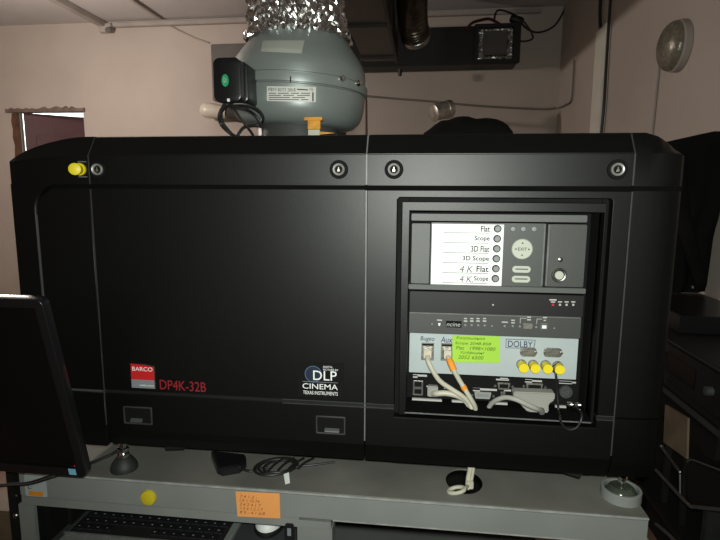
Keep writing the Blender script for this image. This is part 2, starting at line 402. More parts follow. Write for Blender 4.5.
# overhead ducts ------------------------------------------------------
dk = thing('ventilation_duct', P(440, 50, 3.0), 'long black rectangular duct along the back wall, ending in a foil-edged grille', 'duct')
X0, X1, Z0, Z1 = rect(364, 28, 520, 70, 3.0)
Z0 = P(440, 62.5, 3.0).z; Z1 = P(500, 25, 3.0).z
bm = B(); box(bm, X0 - 0.15, X1, 3.0, YW - 0.03, Z0, Z1, 0.006); obj('duct_body', bm, M['duct'], dk)
bm = B(); box(bm, X0 - 0.15, X1 - 0.02, 2.985, 3.002, Z0 - 0.022, Z0 + 0.015, 0.003); obj('lower_rail', bm, M['duct'], dk)
X0g, X1g, Z0g, Z1g = rect(477, 27, 519.5, 65, 2.985)
def gx(px): return P(px, 46, 2.985).x
ox0, ox1, oz0, oz1 = gx(478), gx(513), P(495, 60.5, 2.985).z, P(495, 28, 2.985).z
bm = plate(rrect(gx(474), gx(520), oz0 - 0.02, oz1 + 0.025, 0.004, 2), [rrect(ox0, ox1, oz0, oz1, 0.004, 2)], 2.965, 3.0); obj('grille_frame', bm, M['duct'], dk)
# crumpled foil border inside the grille
bm = B(); N = 13
for side in range(4):
    for k in range(N):
        for j in range(2):
            s = (k + rnd.random()) / N
            q = {0: (ox0 + 0.005 + j * 0.02, oz0 + (oz1 - oz0) * s), 1: (ox1 - 0.005 - j * 0.02, oz0 + (oz1 - oz0) * s), 2: (ox0 + (ox1 - ox0) * s, oz0 + 0.005 + j * 0.015), 3: (ox0 + (ox1 - ox0) * s, oz1 - 0.006)}[side]
            r_ = 0.018
            t = B(); bmesh.ops.create_icosphere(t, subdivisions=1, radius=r_)
            for v_ in t.verts: v_.co = V((v_.co.x * rnd.uniform(.4, 1.2), v_.co.y * 0.35 * rnd.uniform(.3, 1.2), v_.co.z * rnd.uniform(.4, 1.2)))
            join(bm, t, Matrix.Translation((min(max(q[0], ox0 + .012), ox1 - .012), 2.992, min(max(q[1], oz0 + .012), oz1 - .012))))
obj('foil_border', bm, M['steel'], dk)
bm = B(); box(bm, ox0 + 0.03, ox1 - 0.04, 2.988, 2.999, oz0 + 0.04, oz1 - 0.012, 0.003); obj('filter_pad', bm, M['gbox'], dk)
bm = B(); kp = P(400, 74, 2.97); cyl(bm, kp + V((0, 0, 0.03)), kp + V((0, 0, -0.012)), 0.018, 0.012, 14); obj('knob', bm, M['black'], dk)
# duct running in depth beside the fan's flexible hose
d2 = thing('ventilation_duct', P(365, 40, 2.0), 'dark brown-black sheet metal duct running back under the ceiling beside the foil hose', 'duct')
bm = B()
pa = [P(336, 1, 1.55), P(360, 62, 2.5)]
zb = P(366, 60, 2.6).z
box(bm, -0.42, -0.20, 0.9, 2.73, zb + 0.02, ZC - 0.06, 0.005); obj('duct_body', bm, M['ductb'], d2)
bm = B(); box(bm, -0.205, -0.185, 0.9, 2.73, zb, ZC - 0.10, 0.003); obj('side_flange', bm, M['duct'], d2)
for yy in (1.25, 1.95, 2.6): obj('joint_flange', box(B(), -0.43, -0.18, yy, yy + 0.035, zb + 0.005, ZC - 0.05, 0.003), M['ductb'], d2)
for yy in (1.4, 2.3):
    for xx in (-0.35, -0.28): obj('hanger', box(B(), xx, xx + 0.02, yy, yy + 0.02, ZC - 0.07, ZC - .0005), M['steel'], d2)
obj('bent_strap', tube(B(), [P(371, -12, 2.2), P(376, 18, 2.35), P(383, 34, 2.55), P(386, 40, 2.72)], 0.03, 12), M['duct'], d2)  # bent strap, modelled as a part of the duct
# shiny dark hose
bm = B(); hp = [P(415, -40, 2.0), P(412, -5, 2.15), P(413, 22, 2.35), P(416, 36, 2.45)]
pts = spline(hp, 22)
t = B()
tube(t, hp, 0.1, 24, 26, radii=lambda s: 0.086 + 0.003 * math.sin(s * 200)); join(bm, t)
hs = thing('flexible_hose', P(410, 10, 2.3), 'dark shiny flexible hose hanging from the ceiling in front of the black duct', 'hose')
obj('hose_body', bm, M['hose'], hs, 60)
bm = B(); d_ = (hp[-1] - hp[-2]).normalized(); lathe(bm, [(0.086, -0.02), (0.091, -0.015), (0.091, 0.012), (0.085, 0.02), (0.066, 0.02), (0.066, -0.015)], hp[-1], d_, 32); obj('hose_clamp', bm, M['steel'], hs, 40)
# wires at the grille
t = obj('red_wire', tube(B(), [P(466, 30, 2.96), P(472, 23, 2.98), P(481, 20, 3.02), P(490, 19, 3.06), P(500, 24, 3.04)], 0.010, 8), M['redw'])
tag(t, 'short dark red wire lying on top of the black duct at its grille end', 'wire')
bm = B()
tube(bm, [P(494, 20, 3.04), P(497, 11, 3.09), P(505, 11, 3.14), P(518, 17, 3.09), P(524, 26, 3.04), P(534, 32, 3.14), P(545, 31, 3.24), P(556, 24, 3.28), P(565, 8, 3.28), P(569, -8, 3.28)], 0.007, 8)
t = obj('black_wire', bm, M['cableb']); tag(t, 'thin black wire looping from the grille up the right corner', 'wire')
t = obj('black_wire', tube(B(), [P(520, 41, 3.00), P(527, 41, 3.04), P(533, 37, 3.09), P(526, 24, 3.09), P(519, 18, 3.10)], 0.006, 8), M['cableb']); tag(t, 'small black wire loop at the right edge of the grille', 'wire')
bm = B(); bb = P(517, 20, 3.06); lathe(bm, [(0, -0.05), (0.02, -0.05), (0.028, -0.03), (0.028, 0.03), (0.02, 0.045), (0, 0.045)], bb, (1, 0, -0.3), 16); t = obj('junction_box', bm, M['black'], None, 40); tag(t, 'small black junction blob on top of the duct above the grille', 'box')

# back wall cable, vertical pipe, small can
t = obj('wall_cable', tube(B(), [P(366, 96, YW - .012), P(400, 99, YW - .012), P(432, 101.5, YW - .012), P(480, 106, YW - .012), P(540, 109, YW - .012), P(556, 108, YW - .012)], 0.008, 8), M['pipe2']); tag(t, 'grey cable running sideways along the back wall below the black duct', 'cable')
t = obj('wall_cable', tube(B(), [PX(558.5, 108, XR - .012), PX(565, 105, XR - .012), PX(571, 100, XR - .012), PX(573, 82, XR - .012), PX(574, 60, XR - .012)], 0.006, 8), M['pipe2']); tag(t, 'short grey cable rising on the right wall next to the corner', 'cable')
t = obj('wall_pipe', tube(B(), [P(366, 90, 2.6), P(366.5, 140, 2.6), P(368, 420, 2.6)], 0.008, 10, smooth=False), M['brownp']); tag(t, 'thin dark vertical rod just right of the fan', 'pipe')
t = obj('wall_pipe', box(B(), P(337, 130, 1.9).x, P(345.5, 130, 1.9).x, 1.9, 1.93, 0.0, P(340, 122, 1.9).z, 0.003), M['brownp']); tag(t, 'narrow brown upright post under the right edge of the fan', 'post')
cn = thing('metal_can', P(442, 112, 2.9), 'small shiny metal ring-shaped can tilted behind the black cloth cap', 'can')
p0 = P(431, 113, 2.8); p1 = P(453.5, 107, 2.9); ax = (p1 - p0).normalized()
bm = B(); c_ = P(442, 110.5, 2.85); lathe(bm, [(0, -0.075), (0.052, -0.075), (0.058, -0.07), (0.056, -0.04), (0.058, -0.035), (0.056, 0.03), (0.06, 0.035), (0.058, 0.075), (0.05, 0.075), (0.05, 0.02), (0, 0.02)], c_, ax, 32); obj('can_body', bm, M['can'], cn, 40)
bm = B(); tube(bm, [c_, c_ + V((0, 0.15, 0)), V((c_.x, YW - 0.002, c_.z + 0.02))], 0.012, 10); obj('holder', bm, M['steel'], cn)
# right wall items
def wallr(px, y0, y1, x=XR): return PX(px, y0, x), PX(px, y1, x)
a0 = PX(601, 27, XR - 0.02); a1 = PX(594, 130, XR - 0.02)
t = obj('cable_trunking', box(B(), XR - 0.016, XR - 0.001, PX(606, 60, XR).y, PX(597, 60, XR).y, 1.0, PX(601, 27, XR - .016).z, 0.004), M['trunk']); tag(t, 'white vertical cable trunking on the right wall', 'trunking')
t = obj('black_cable', tube(B(), [PX(611, -8, XR - .015), PX(608.5, 30, XR - .015), PX(606, 70, XR - .015), PX(604, 105, XR - .015), PX(601, 140, XR - .015), PX(596, 230, XR - .015)], 0.008, 8), M['cableb']); tag(t, 'thick black cable hanging along the white trunking on the right wall', 'cable')
t = obj('black_cable', tube(B(), [PX(601, -8, XR - .016), PX(600, 12, XR - .016), PX(600.5, 28, XR - .016)], 0.010, 8), M['cableb']); tag(t, 'short black cable dropping into the top of the white trunking', 'cable')
t = obj('pale_cable', tube(B(), [PX(659, 62, XR - .008), PX(655, 100, XR - .008), PX(651, 140, XR - .008), PX(645, 200, XR - .008)], 0.005, 8), M['pipe']); tag(t, 'thin pale cable below the round lamp on the right wall', 'cable')
# round lamp on right wall
cl = PX(681, 46, XR); rl = thing('round_wall_lamp', (XR, cl.y, cl.z), 'round wall lamp with a dull ribbed dome on the right wall', 'lamp')
bm = B(); lathe(bm, [(0.098, 0), (0.098, 0.024), (0.092, 0.030), (0, 0.030)], (XR - 0.001, cl.y, cl.z), (-1, 0, 0), 40); obj('lamp_rim', bm, M['pipe'], rl, 40)
prof = [(0.094, 0.0305)] + [(0.094 * math.cos(a * math.pi / 24), 0.032 + 0.046 * math.sin(a * math.pi / 24)) for a in range(0, 12)] + [(0, 0.078)]
bm = B(); lathe(bm, prof, (XR - 0.001, cl.y, cl.z), (-1, 0, 0), 40); obj('lamp_dome', bm, M['dome'], rl, 40)

# ================================================================== TABLE
ZT = 0.82
TX0, TX1 = PZ(18, 471, ZT).x, PZ(645, 512, ZT).x
TB = 0.9
tb = thing('equipment_table', ((TX0 + TX1) / 2, 0.4, 0), 'grey steel equipment table carrying the black projector', 'table')
hc = PZ(464, 481, ZT); 
bm = plate([(TX0, 0.0), (TX1, 0.0), (TX1, TB), (TX0, TB)], [circle(hc.x, hc.y, 0.037, 40, 0.047)], ZT - 0.003, ZT, plane='XY'); obj('tabletop', bm, M['tabletop'], tb)
zb0 = P(300, 517, 0.0).z
bm = B(); box(bm, TX0, TX1, -0.004, 0.03, zb0, ZT - 0.0032, 0.0025); obj('front_beam', bm, M['table'], tb)
bm = B(); box(bm, TX0, P(331, 525, 0).x, -0.002, 0.028, zb0 - 0.022, zb0, 0.002); obj('lower_rail', bm, M['table'], tb)
for nm, a, b_, y in (('leg', 19.5, 34, 0.0), ('leg', 297, 332, 0.004), ('leg', 640, 655, 0.0)):
    bm = B(); X0, X1 = P(a, 525, y).x, P(b_, 525, y).x; zt_ = zb0 - (0.022 if a < 300 else 0)
    box(bm, X0, X1, y, y + (0.014 if a < 100 else 0.04), 0, zt_, 0.002); obj('leg', bm, M['table'], tb)
for X in (TX0, TX1 - 0.04):
    bm = B(); box(bm, X, X + 0.04, TB - 0.04, TB, 0, ZT - 0.004, 0.002); obj('leg', bm, M['table'], tb)
ZS = 0.655
bm = B(); box(bm, TX0 + 0.02, TX1 - 0.02, 0.05, TB - 0.05, ZS - 0.42, ZS - 0.40, 0.002); obj('lower_shelf', bm, M['table'], tb)
bm = B(); box(bm, TX0 + 0.001, TX0 + 0.006, 0.015, TB - 0.04, 0.02, ZT - 0.006); obj('lamp_block_sheet', bm, M['black'], tb)  # added sheet, keeps the room lamp off the laptop and the space below
bm = B(); box(bm, TX0, TX1, -0.0052, -0.0012, ZT - 0.0042, ZT - 0.0004, 0.0008); obj('front_edge_highlight', bm, M['glint'], tb)  # pale strip standing in for the highlight on the beam's top edge
bm = B(); box(bm, P(333, 520, 0).x, TX1, -0.0050, -0.001, zb0 - 0.0005, zb0 + 0.0022, 0.0006); obj('beam_lower_highlight', bm, M['glint'], tb)  # painted highlight line along the bottom of the beam
bm = B(); box(bm, TX0 + 0.01, TX1 - 0.01, TB - 0.02, TB - 0.005, 0.05, ZT - 0.01); obj('back_panel', bm, M['black'], tb)
bm = B(); X0, X1, Z0, Z1 = rect(42, 500, 52, 520, 0.03); box(bm, X0 - .01, X0 + 0.004, 0.045, 0.10, 0.45, zb0 - 0.02, 0.002); obj('inner_bracket', bm, M['black'], tb)
X0, X1, Z0, Z1 = rect(299, 517.5, 331, 520.5, -0.002); bm = B(); box(bm, X0, X1, -0.004, 0.0, Z0, Z1, 0.0005); obj('slot_edge', bm, M['edge'], tb)
bm = B(); prect(bm, (285, 525, 293.5, 560), -0.008, 0.012, 0.002); lt_ = obj('latch', bm, M['black'], tb)
bm = B(); prect(bm, (287.2, 528.5, 291, 536), -0.009, 0.001, 0.0003); obj('latch_mark', bm, M['bgrey'], lt_)

# pull-out tray with laptop and mouse
ZK = 0.69
k00 = PZ(83, 508, ZK); k10 = PZ(242, 520, ZK); kf = PZ(66, 531, ZK); kr = PZ(222, 543, ZK)
tr = thing('pull_out_tray', (-0.45, 0.0, ZS), 'dark grey pull-out tray under the table beam holding the laptop', 'tray')
TRX0, TRX1 = k00.x - 0.02, P(296, 530, 0).x
bm = B(); box(bm, TRX0, TRX1, -0.30, 0.42, ZK - 0.035, ZK - 0.023, 0.002); obj('tray_base', bm, M['tray'], tr)
for X in (TRX0 + 0.002, TRX1 - 0.012):
    bm = B(); box(bm, X, X + 0.01, 0.05, 0.42, ZK - 0.023, ZK + 0.02, 0.001); obj('tray_runner', bm, M['black'], tr)
lp = thing('laptop', ((k00.x + k10.x) / 2, 0.05, ZK - 0.023), 'open laptop with black keys and silver palm rest half under the table beam', 'laptop')
LX0, LX1 = (k00.x + kf.x) / 2 + 0.003, k10.x - 0.006
yb, yf = max(k00.y, 0.05) + 0.10, kf.y
bm = B(); box(bm, LX0, LX1, yf - 0.12, yb, ZK - 0.0225, ZK - 0.006, 0.004); obj('base', bm, M['silver'], lp)
bm = B(); box(bm, LX0 + 0.006, LX1 - 0.012, yf + 0.002, yb - 0.006, ZK - 0.0065, ZK - 0.004, 0.0008); deck = obj('keyboard_deck', bm, M['deck'], lp)
bm = B(); box(bm, LX0, LX1, yf - 0.002, yf + 0.002, ZK - 0.0065, ZK - 0.001, 0.0005); obj('deck_edge', bm, M['edge'], lp)
rows = 6; rowd = (yb - 0.02 - yf) / 7.2; kw = (LX1 - LX0 - 0.035) / 15
for r_ in range(6):
    for c_i in range(15):
        x = LX0 + 0.012 + kw * c_i + (0.004 * (r_ % 3)); y = yf + 0.012 + rowd * r_
        if r_ == 0 and 3 < c_i < 8: continue
        bm = B(); box(bm, x + 0.0012, x + kw - 0.0012, y, y + rowd - 0.003, ZK - 0.004, ZK, 0.001, 1)
        k_ = obj('key', bm, M['keys'], deck)
        if False: pass
# legends on the keys: one print mesh
bm = B()
for r_ in range(6):
    for c_i in range(15):
        x = LX0 + 0.012 + kw * c_i + (0.004 * (r_ % 3)); y = yf + 0.012 + rowd * r_
        if r_ == 0 and 3 < c_i < 8: continue
        s = rnd.uniform(0.0012, 0.0026); box(bm, x + kw * .45 - s, x + kw * .45 + s, y + rowd * 0.35, y + rowd * 0.35 + rnd.uniform(.0015, .003), ZK, ZK + 0.0003)
obj('key_legends', bm, M['bgrey'], deck)
bm = B(); box(bm, LX0, LX1, yb - 0.008, yb + 0.001, ZK - 0.004, ZK + 0.008, 0.002); obj('hinge', bm, M['deck'], lp)
bm = B(); box(bm, LX0, LX1, yb + 0.002, yb + 0.008, ZK - 0.006, ZK + 0.085, 0.002); obj('screen', bm, M['screen'], lp)
mc = PZ(270, 516, ZK); ms = thing('computer_mouse', (mc.x, mc.y, ZK - 0.023), 'white oval mouse with a black rim on the tray right of the laptop', 'mouse')
mr = 13.0 / F_PX * (mc - CAM).length * 0.98
sz = []
bm = B()
for h_, s in ((0.0, 0.98), (0.004, 1.06), (0.010, 1.06), (0.0125, 0.99)): sz.append([V((mc.x + mr * s * math.cos(a), mc.y + mr * 1.45 * s * math.sin(a), ZK - 0.0228 + h_)) for a in [2 * math.pi * k / 32 for k in range(32)]])
loft(bm, sz); obj('rim', bm, M['black'], ms, 40)
sz = []; bm = B()
for h_, s in ((0.012, 0.97), (0.020, 0.93), (0.027, 0.80), (0.032, 0.55), (0.0335, 0.2)): sz.append([V((mc.x + mr * s * math.cos(a), mc.y + mr * 1.45 * s * math.sin(a), ZK - 0.0228 + h_)) for a in [2 * math.pi * k / 32 for k in range(32)]])
loft(bm, sz); obj('shell', bm, M['white'], ms, 40)

# things stuck on the beam
yb_ = -0.0042
t = obj('round_magnet', lathe(B(), [(0, -0.0085), (0.010, -0.0085), (0.0150, -0.0065), (0.0162, -0.003), (0.0162, 0.0)], (P(149, 497, yb_).x, yb_, P(149, 497, yb_).z), (0, 1, 0), 32), M['magnet'], None, 40)
tag(t, 'yellow round magnet on the front beam of the grey table', 'magnet')
sn = thing('sticky_note', P(258, 505, yb_), 'orange sticky note with handwriting on the front beam of the table', 'note')
bm = B(); a = [P(235.5, 491.5, yb_ - .0012), P(279.5, 493.5, yb_ - .0012), P(280.3, 518.5, yb_ - .004), P(237.5, 516.5, yb_ - .003)]
bm.faces.new([bm.verts.new(p) for p in a]); r_ = bmesh.ops.extrude_face_region(bm, geom=bm.faces[:]); bmesh.ops.translate(bm, verts=[v for v in r_['geom'] if isinstance(v, bmesh.types.BMVert)], vec=(0, 0.0006, 0))
nt_ = obj('paper', bm, M['note_o'], sn)
bm = B()
for i, (s, x0, x1) in enumerate((('7.4 1.2 -', 240, 257), ('1.0  r 10 74.', 239.5, 260), ('2.4 2 4 1 7', 239.5, 261), ('r 5 6 1.2 1.7', 240, 263), ('8 0 - 4.1 6/8', 240, 265))):
    y = 497 + i * 4.0
    join(bm, ptext(s, (x0, y - 1.6, x1, y + 1.2), yb_ - 0.0040 - .0002 * i, depth=0.0002, shear=0.2))
obj('handwriting', bm, M['oink'], nt_)
ls = thing('beam_label', P(36, 486, yb_), 'white sticker with an orange strip at the left end of the table beam', 'label')
X0, X1, Z0, Z1 = rect(24.8, 475.5, 46.5, 496.5, yb_ - .0006); bm = plate(rrect(X0, X1, Z0, Z1, 0.003, 4), [], yb_ - 0.0007, yb_); lo_ = obj('sticker', bm, M['plate'], ls)
X0, X1, Z0, Z1 = rect(29, 491.5, 43, 496, yb_ - .001); bm = B(); box(bm, X0, X1, yb_ - .0012, yb_ - .0007, Z0, Z1); obj('orange_strip', bm, M['orange'], lo_)
X0, X1, Z0, Z1 = rect(25, 471.8, 58, 475.4, yb_ - .001); bm = B(); box(bm, X0, X1, yb_ - .0012, yb_, Z0, Z1); obj('white_strip', bm, M['white'], lo_)
obj('marking', ptext('L:', (28, 484.5, 31.5, 489), yb_ - .0009, depth=.0002), M['ink'], lo_)

# hollow grey ring at the right end of the table top
rc = PZ(620.5, 497, ZT); RR = 15.6 / F_PX * (rc - CAM).length
hr = 0.020
ri = thing('ring_foot_cup', (rc.x, rc.y, ZT), 'grey metal ring cup at the right front corner of the table', 'cup')
bm = B(); lathe(bm, [(RR, 0.0002), (RR, hr - 0.001), (RR - 0.001, hr), (RR - 0.005, hr), (RR - 0.006, hr - 0.001), (RR - 0.006, 0.004), (0, 0.004), (0, 0.0002)], (rc.x, rc.y, ZT), n=40); obj('ring', bm, M['table'], ri, 40)
bm = B(); lathe(bm, [(0, 0.005), (RR - 0.008, 0.005), (RR - 0.008, 0.014), (RR - 0.014, 0.022), (RR * .5, 0.025), (0, 0.02)], (rc.x, rc.y, ZT), n=32); obj('inner_pad', bm, M['glass'], ri, 40)
bm = B(); cyl(bm, (rc.x, rc.y, ZT + 0.02), (rc.x, rc.y, ZT + 0.043), 0.007, n=16); obj('stud', bm, M['chrome'], ri, 40)

# ================================================================== PROJECTOR
ZB, ZG, ZS1, ZCH, ZTOP = 0.888, 1.004, 1.411, 1.4692, 1.506
XA, XB, XC_ = -0.627, -0.100, 0.349
XLE, XRE = -0.800, 0.4355
DP = 0.74
pj = thing('cinema_projector', ((XLE + XRE) / 2, 0.37, ZT), 'large black digital cinema projector with a rear control recess', 'projector')
g = 0.0012
# inner chassis
bm = B(); box(bm, XLE + 0.03, XA, 0.10, DP, ZB + 0.012, ZS1 - 0.01); box(bm, XA, XRE - 0.03, 0.13, DP, ZB + 0.012, ZTOP - 0.01); obj('chassis', bm, M['black'], pj)
def front_profile_low(yb=0.09): return [(0.012, ZB), (0.004, ZB + 0.02), (0.0, ZB + 0.038), (0.0, ZG - 0.0045), (0.002, ZG - 0.0025), (yb, ZG - 0.0025), (yb, ZB)]
def top_profile(): return [(0.0, ZS1 + 0.004), (0.0, ZCH), (0.024, ZTOP - 0.002), (0.032, ZTOP), (DP, ZTOP), (DP, ZTOP - 0.03), (0.09, ZTOP - 0.03), (0.09, ZS1 + 0.004)]
# panel A (left of the middle seam)
bm = B(); prism(bm, [(0, ZG + 0.0045), (0, ZS1 - 0.004), (0.09, ZS1 - 0.004), (0.09, ZG + 0.0045)], XA + g, XB - g, b=0.0015); obj('side_panel', bm, M['shell'], pj)
LA = obj('lower_panel', prism(B(), front_profile_low(), XA + g, XB - g, b=0.0012), M['shell'], pj)
obj('top_cover', prism(B(), top_profile(), XA + g, XB - g, b=0.0012), M['shell'], pj)
# groove strips; seam strips painted pale for the flash glint on panel edges
RX0, RX1 = P(395, 350, 0).x, P(605, 310, 0).x
for a_, b_ in ((XA, RX0), (RX1, XC_)):
    obj('groove_strip', box(B(), a_, b_, 0.0035, 0.05, ZG - 0.003, ZG + 0.0045), M['black'], pj)
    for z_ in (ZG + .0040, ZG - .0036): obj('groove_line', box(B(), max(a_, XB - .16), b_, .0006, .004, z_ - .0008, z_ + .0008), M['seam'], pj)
bm = B(); box(bm, XLE + 0.06, XRE - 0.005, 0.012, 0.08, ZS1 - 0.0045, ZS1 + 0.0045); obj('seam_gap', bm, M['void'], pj)
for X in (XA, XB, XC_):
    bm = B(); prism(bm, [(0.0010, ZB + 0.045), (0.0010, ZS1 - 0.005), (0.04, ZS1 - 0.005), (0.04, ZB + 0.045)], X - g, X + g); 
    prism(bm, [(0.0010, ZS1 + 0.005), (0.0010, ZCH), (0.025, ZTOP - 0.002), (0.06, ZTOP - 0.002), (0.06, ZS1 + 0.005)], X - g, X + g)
    obj('lit_seam_strip', bm, M['edge'] if X == XB else M['seam'], pj)
# panel B with the control recess
GX0, GX1 = P(396.5, 300, 0).x, P(606.5, 300, 0).x
gz = P(500, 198, 0).z; gzb = P(500, 423, 0).z
oX0 = P(395, 350, 0).x; oX1 = P(605, 310, 0).x
bm = plate([(XB + g, ZG + 0.0045), (oX0, ZG + 0.0045), (oX0, gz - 0.004), (oX0 + 0.004, gz), (oX1 - 0.004, gz), (oX1, gz - 0.004), (oX1, ZG + 0.0045), (XC_ - g, ZG + 0.0045), (XC_ - g, ZS1 - 0.004), (XB + g, ZS1 - 0.004)], [], 0.0, 0.02, 0.0012)
obj('side_panel', bm, M['shell'], pj)
bm = B()
prism(bm, front_profile_low(), XB + g, oX0, b=0.0012); prism(bm, front_profile_low(), oX1, XC_ - g, b=0.0012)
lowz = gzb
prism(bm, [(0.012, ZB), (0.004, ZB + 0.02), (0.0, ZB + 0.038), (0.0, lowz - 0.002), (0.002, lowz), (0.09, lowz), (0.09, ZB)], oX0 - 0.001, oX1 + 0.001)
obj('lower_panel', bm, M['shell'], pj)
obj('top_cover', prism(B(), top_profile(), XB + g, XC_ - g, b=0.0012), M['shell'], pj)
# recess bezel ring
iX0, iX1 = P(408, 300, 0.003).x, P(598.5, 300, 0.003).x
iz = P(500, 211.5, 0.003).z
bx0, bx1, bz = oX0 + 0.0085, oX1 - 0.0085, gz - 0.0075
bm = plate([(bx0, lowz + .004), (iX0, lowz + .004), (iX0, iz), (iX1, iz), (iX1, lowz + .004), (bx1, lowz + .004), (bx1, bz), (bx0, bz)], [], 0.003, 0.03, 0.0010)
obj('recess_bezel', bm, M['shell'], pj)
bm = B(); YR = 0.075
box(bm, oX0 - 0.002, iX0, 0.021, YR + 0.01, lowz, gz + 0.004); box(bm, iX1, oX1 + 0.002, 0.021, YR + 0.01, lowz, gz + 0.004)
box(bm, iX0 - 0.001, iX1 + 0.001, 0.021, YR + 0.01, iz, gz + 0.004); box(bm, oX0, oX1, YR, YR + 0.012, lowz - 0.005, gz)
obj('recess_walls', bm, M['deep'], pj)
# right end cap
def cap_sec(X, yf, zt, ych=0.024):
    return [(X, yf + 0.012, ZB), (X, yf + 0.004, ZB + 0.02), (X, yf, ZB + 0.038), (X, yf, zt - 0.035), (X, yf + ych, zt), (X, yf + 0.12, zt), (X, DP, zt), (X, DP, ZB)]
def cap_parts(stations, zlo, zhi, name):
    pass
def capmesh(st):
    """upper strip, main and lower bands of an end cap, split at the seam gap and groove"""
    up, mid, low = [], [], []
    for X, yf, zt, zch in st:
        up.append([V(p) for p in [(X, yf, ZS1 + 0.004), (X, yf, zch), (X, yf + 0.024, zt - 0.001), (X, yf + 0.034, zt), (X, DP, zt), (X, DP, ZS1 + 0.004)]])
        mid.append([V(p) for p in [(X, yf, ZG + 0.003), (X, yf, ZS1 - 0.004), (X, DP, ZS1 - 0.004), (X, DP, ZG + 0.003)]])
        low.append([V(p) for p in [(X, yf + 0.012, ZB), (X, yf + 0.004, ZB + 0.02), (X, yf, ZB + 0.038), (X, yf, ZG + 0.0005), (X, DP, ZG + 0.0005), (X, DP, ZB)]])
    return up, mid, low
stR = [(XC_ + g, 0.0, ZTOP, ZCH), (0.372, 0.0, ZTOP, ZCH), (0.392, 0.0005, ZTOP - 0.006, ZCH), (0.408, 0.002, ZTOP - 0.016, ZCH), (0.424, 0.006, ZTOP - 0.028, ZCH - 0.001), (0.4315, 0.013, ZTOP - 0.036, ZCH - 0.004), (0.4345, 0.024, ZTOP - 0.042, ZCH - 0.010), (XRE, 0.04, ZTOP - 0.046, ZCH - 0.014)]
up, mid, low = capmesh(stR)
bm = B(); loft(bm, up); loft(bm, mid); loft(bm, low)
obj('end_cap', bm, M['shell'], pj, 35)
# left end cap: strip + frame around an inset panel
xs = [XA - g, -0.66, -0.69, -0.72, -0.745, -0.765, -0.778, -0.787, -0.791]
zts = [ZTOP, ZTOP - 0.001, ZTOP - 0.005, ZTOP - 0.012, ZTOP - 0.020, ZTOP - 0.029, ZTOP - 0.037, ZTOP - 0.043, ZTOP - 0.047]
zchs = [ZCH, ZCH - .001, ZCH - .003, ZCH - .005, ZCH - .007, ZCH - .009, ZCH - .011, ZCH - .012, ZCH - .0125]
up = []
for X, zt, zc_ in zip(xs, zts, zchs):
    yy = 0.0 if X > -0.78 else 0.002
    up.append([V(p) for p in [(X, yy, ZS1 + 0.004), (X, yy, zc_), (X, yy + 0.6 * max(zt - zc_, .002), zt - 0.0005), (X, yy + 0.034, zt), (X, DP, zt), (X, DP, ZS1 + 0.004)]])
bm = B(); loft(bm, up)
PXL = P(38, 250, 0).x
outer = [(XA - g, ZS1 + 0.004), (-0.791, ZS1 + 0.004)] + [(-0.791, ZB + 0.01), (XA - g, ZB + 0.01)]
hole = rrect(PXL, XA - g - 0.0005, ZG - 0.003, ZS1 + 0.0035, 0.05, 10, (1, 0, 0, 1))
hz = [(x, z) for x, z in hole]
join(bm, plate([(XA - g, ZS1 + 0.0041)] + [(-0.791, ZS1 + 0.0041), (-0.791, ZB + 0.02), (-0.785, ZB), (XA - g, ZB), (XA - g, ZG - 0.003)] + [p for p in hole[:11]][::-1][-0:] if False else
     [(XA - g, ZS1 + 0.0041), (-0.791, ZS1 + 0.0041), (-0.791, ZB + 0.02), (-0.785, ZB), (XA - g, ZB), (XA - g, ZG - 0.003)] + [p for p in reversed([q for q in hole[:11]])] + [p for p in reversed(hole[-11:])] + [(XA - g, ZS1 + 0.0036)], [], 0.0, 0.03))
box(bm, -0.791, -0.765, 0.03, DP, ZB, ZS1 + 0.003)
obj('end_cap', bm, M['shell'], pj)
bm = plate(rrect(PXL + 0.0045, XA - g - 0.0005, ZG + 0.003, ZS1 - 0.004, 0.046, 10, (1, 0, 0, 1)), [], 0.0005, 0.03, 0.001); obj('end_cap_panel', bm, M['shell'], pj)
bm = B(); box(bm, PXL - 0.004, XA, 0.02, 0.09, ZG - 0.008, ZS1 + 0.003); obj('end_cap_backing', bm, M['deep'], pj)
bm = B(); box(bm, PXL + 0.0010, PXL + 0.0026, 0.0015, 0.03, ZG + 0.055, ZS1 - 0.055); obj('lit_seam_strip', bm, M['mgrey'], pj)  # grey strip painting the lit edge of the end cap seam
bm = B(); tube(bm, [V((PXL + 0.004 + 0.046 * (1 - math.cos(a)) , 0.0035, ZG + 0.046 - 0.046 * math.sin(a))) for a in [math.radians(d) for d in range(15, 91, 15)]] + [V((XA - 0.004, 0.0035, ZG))], 0.0028, 8); obj('groove_edge', bm, M['dgrey'], pj)
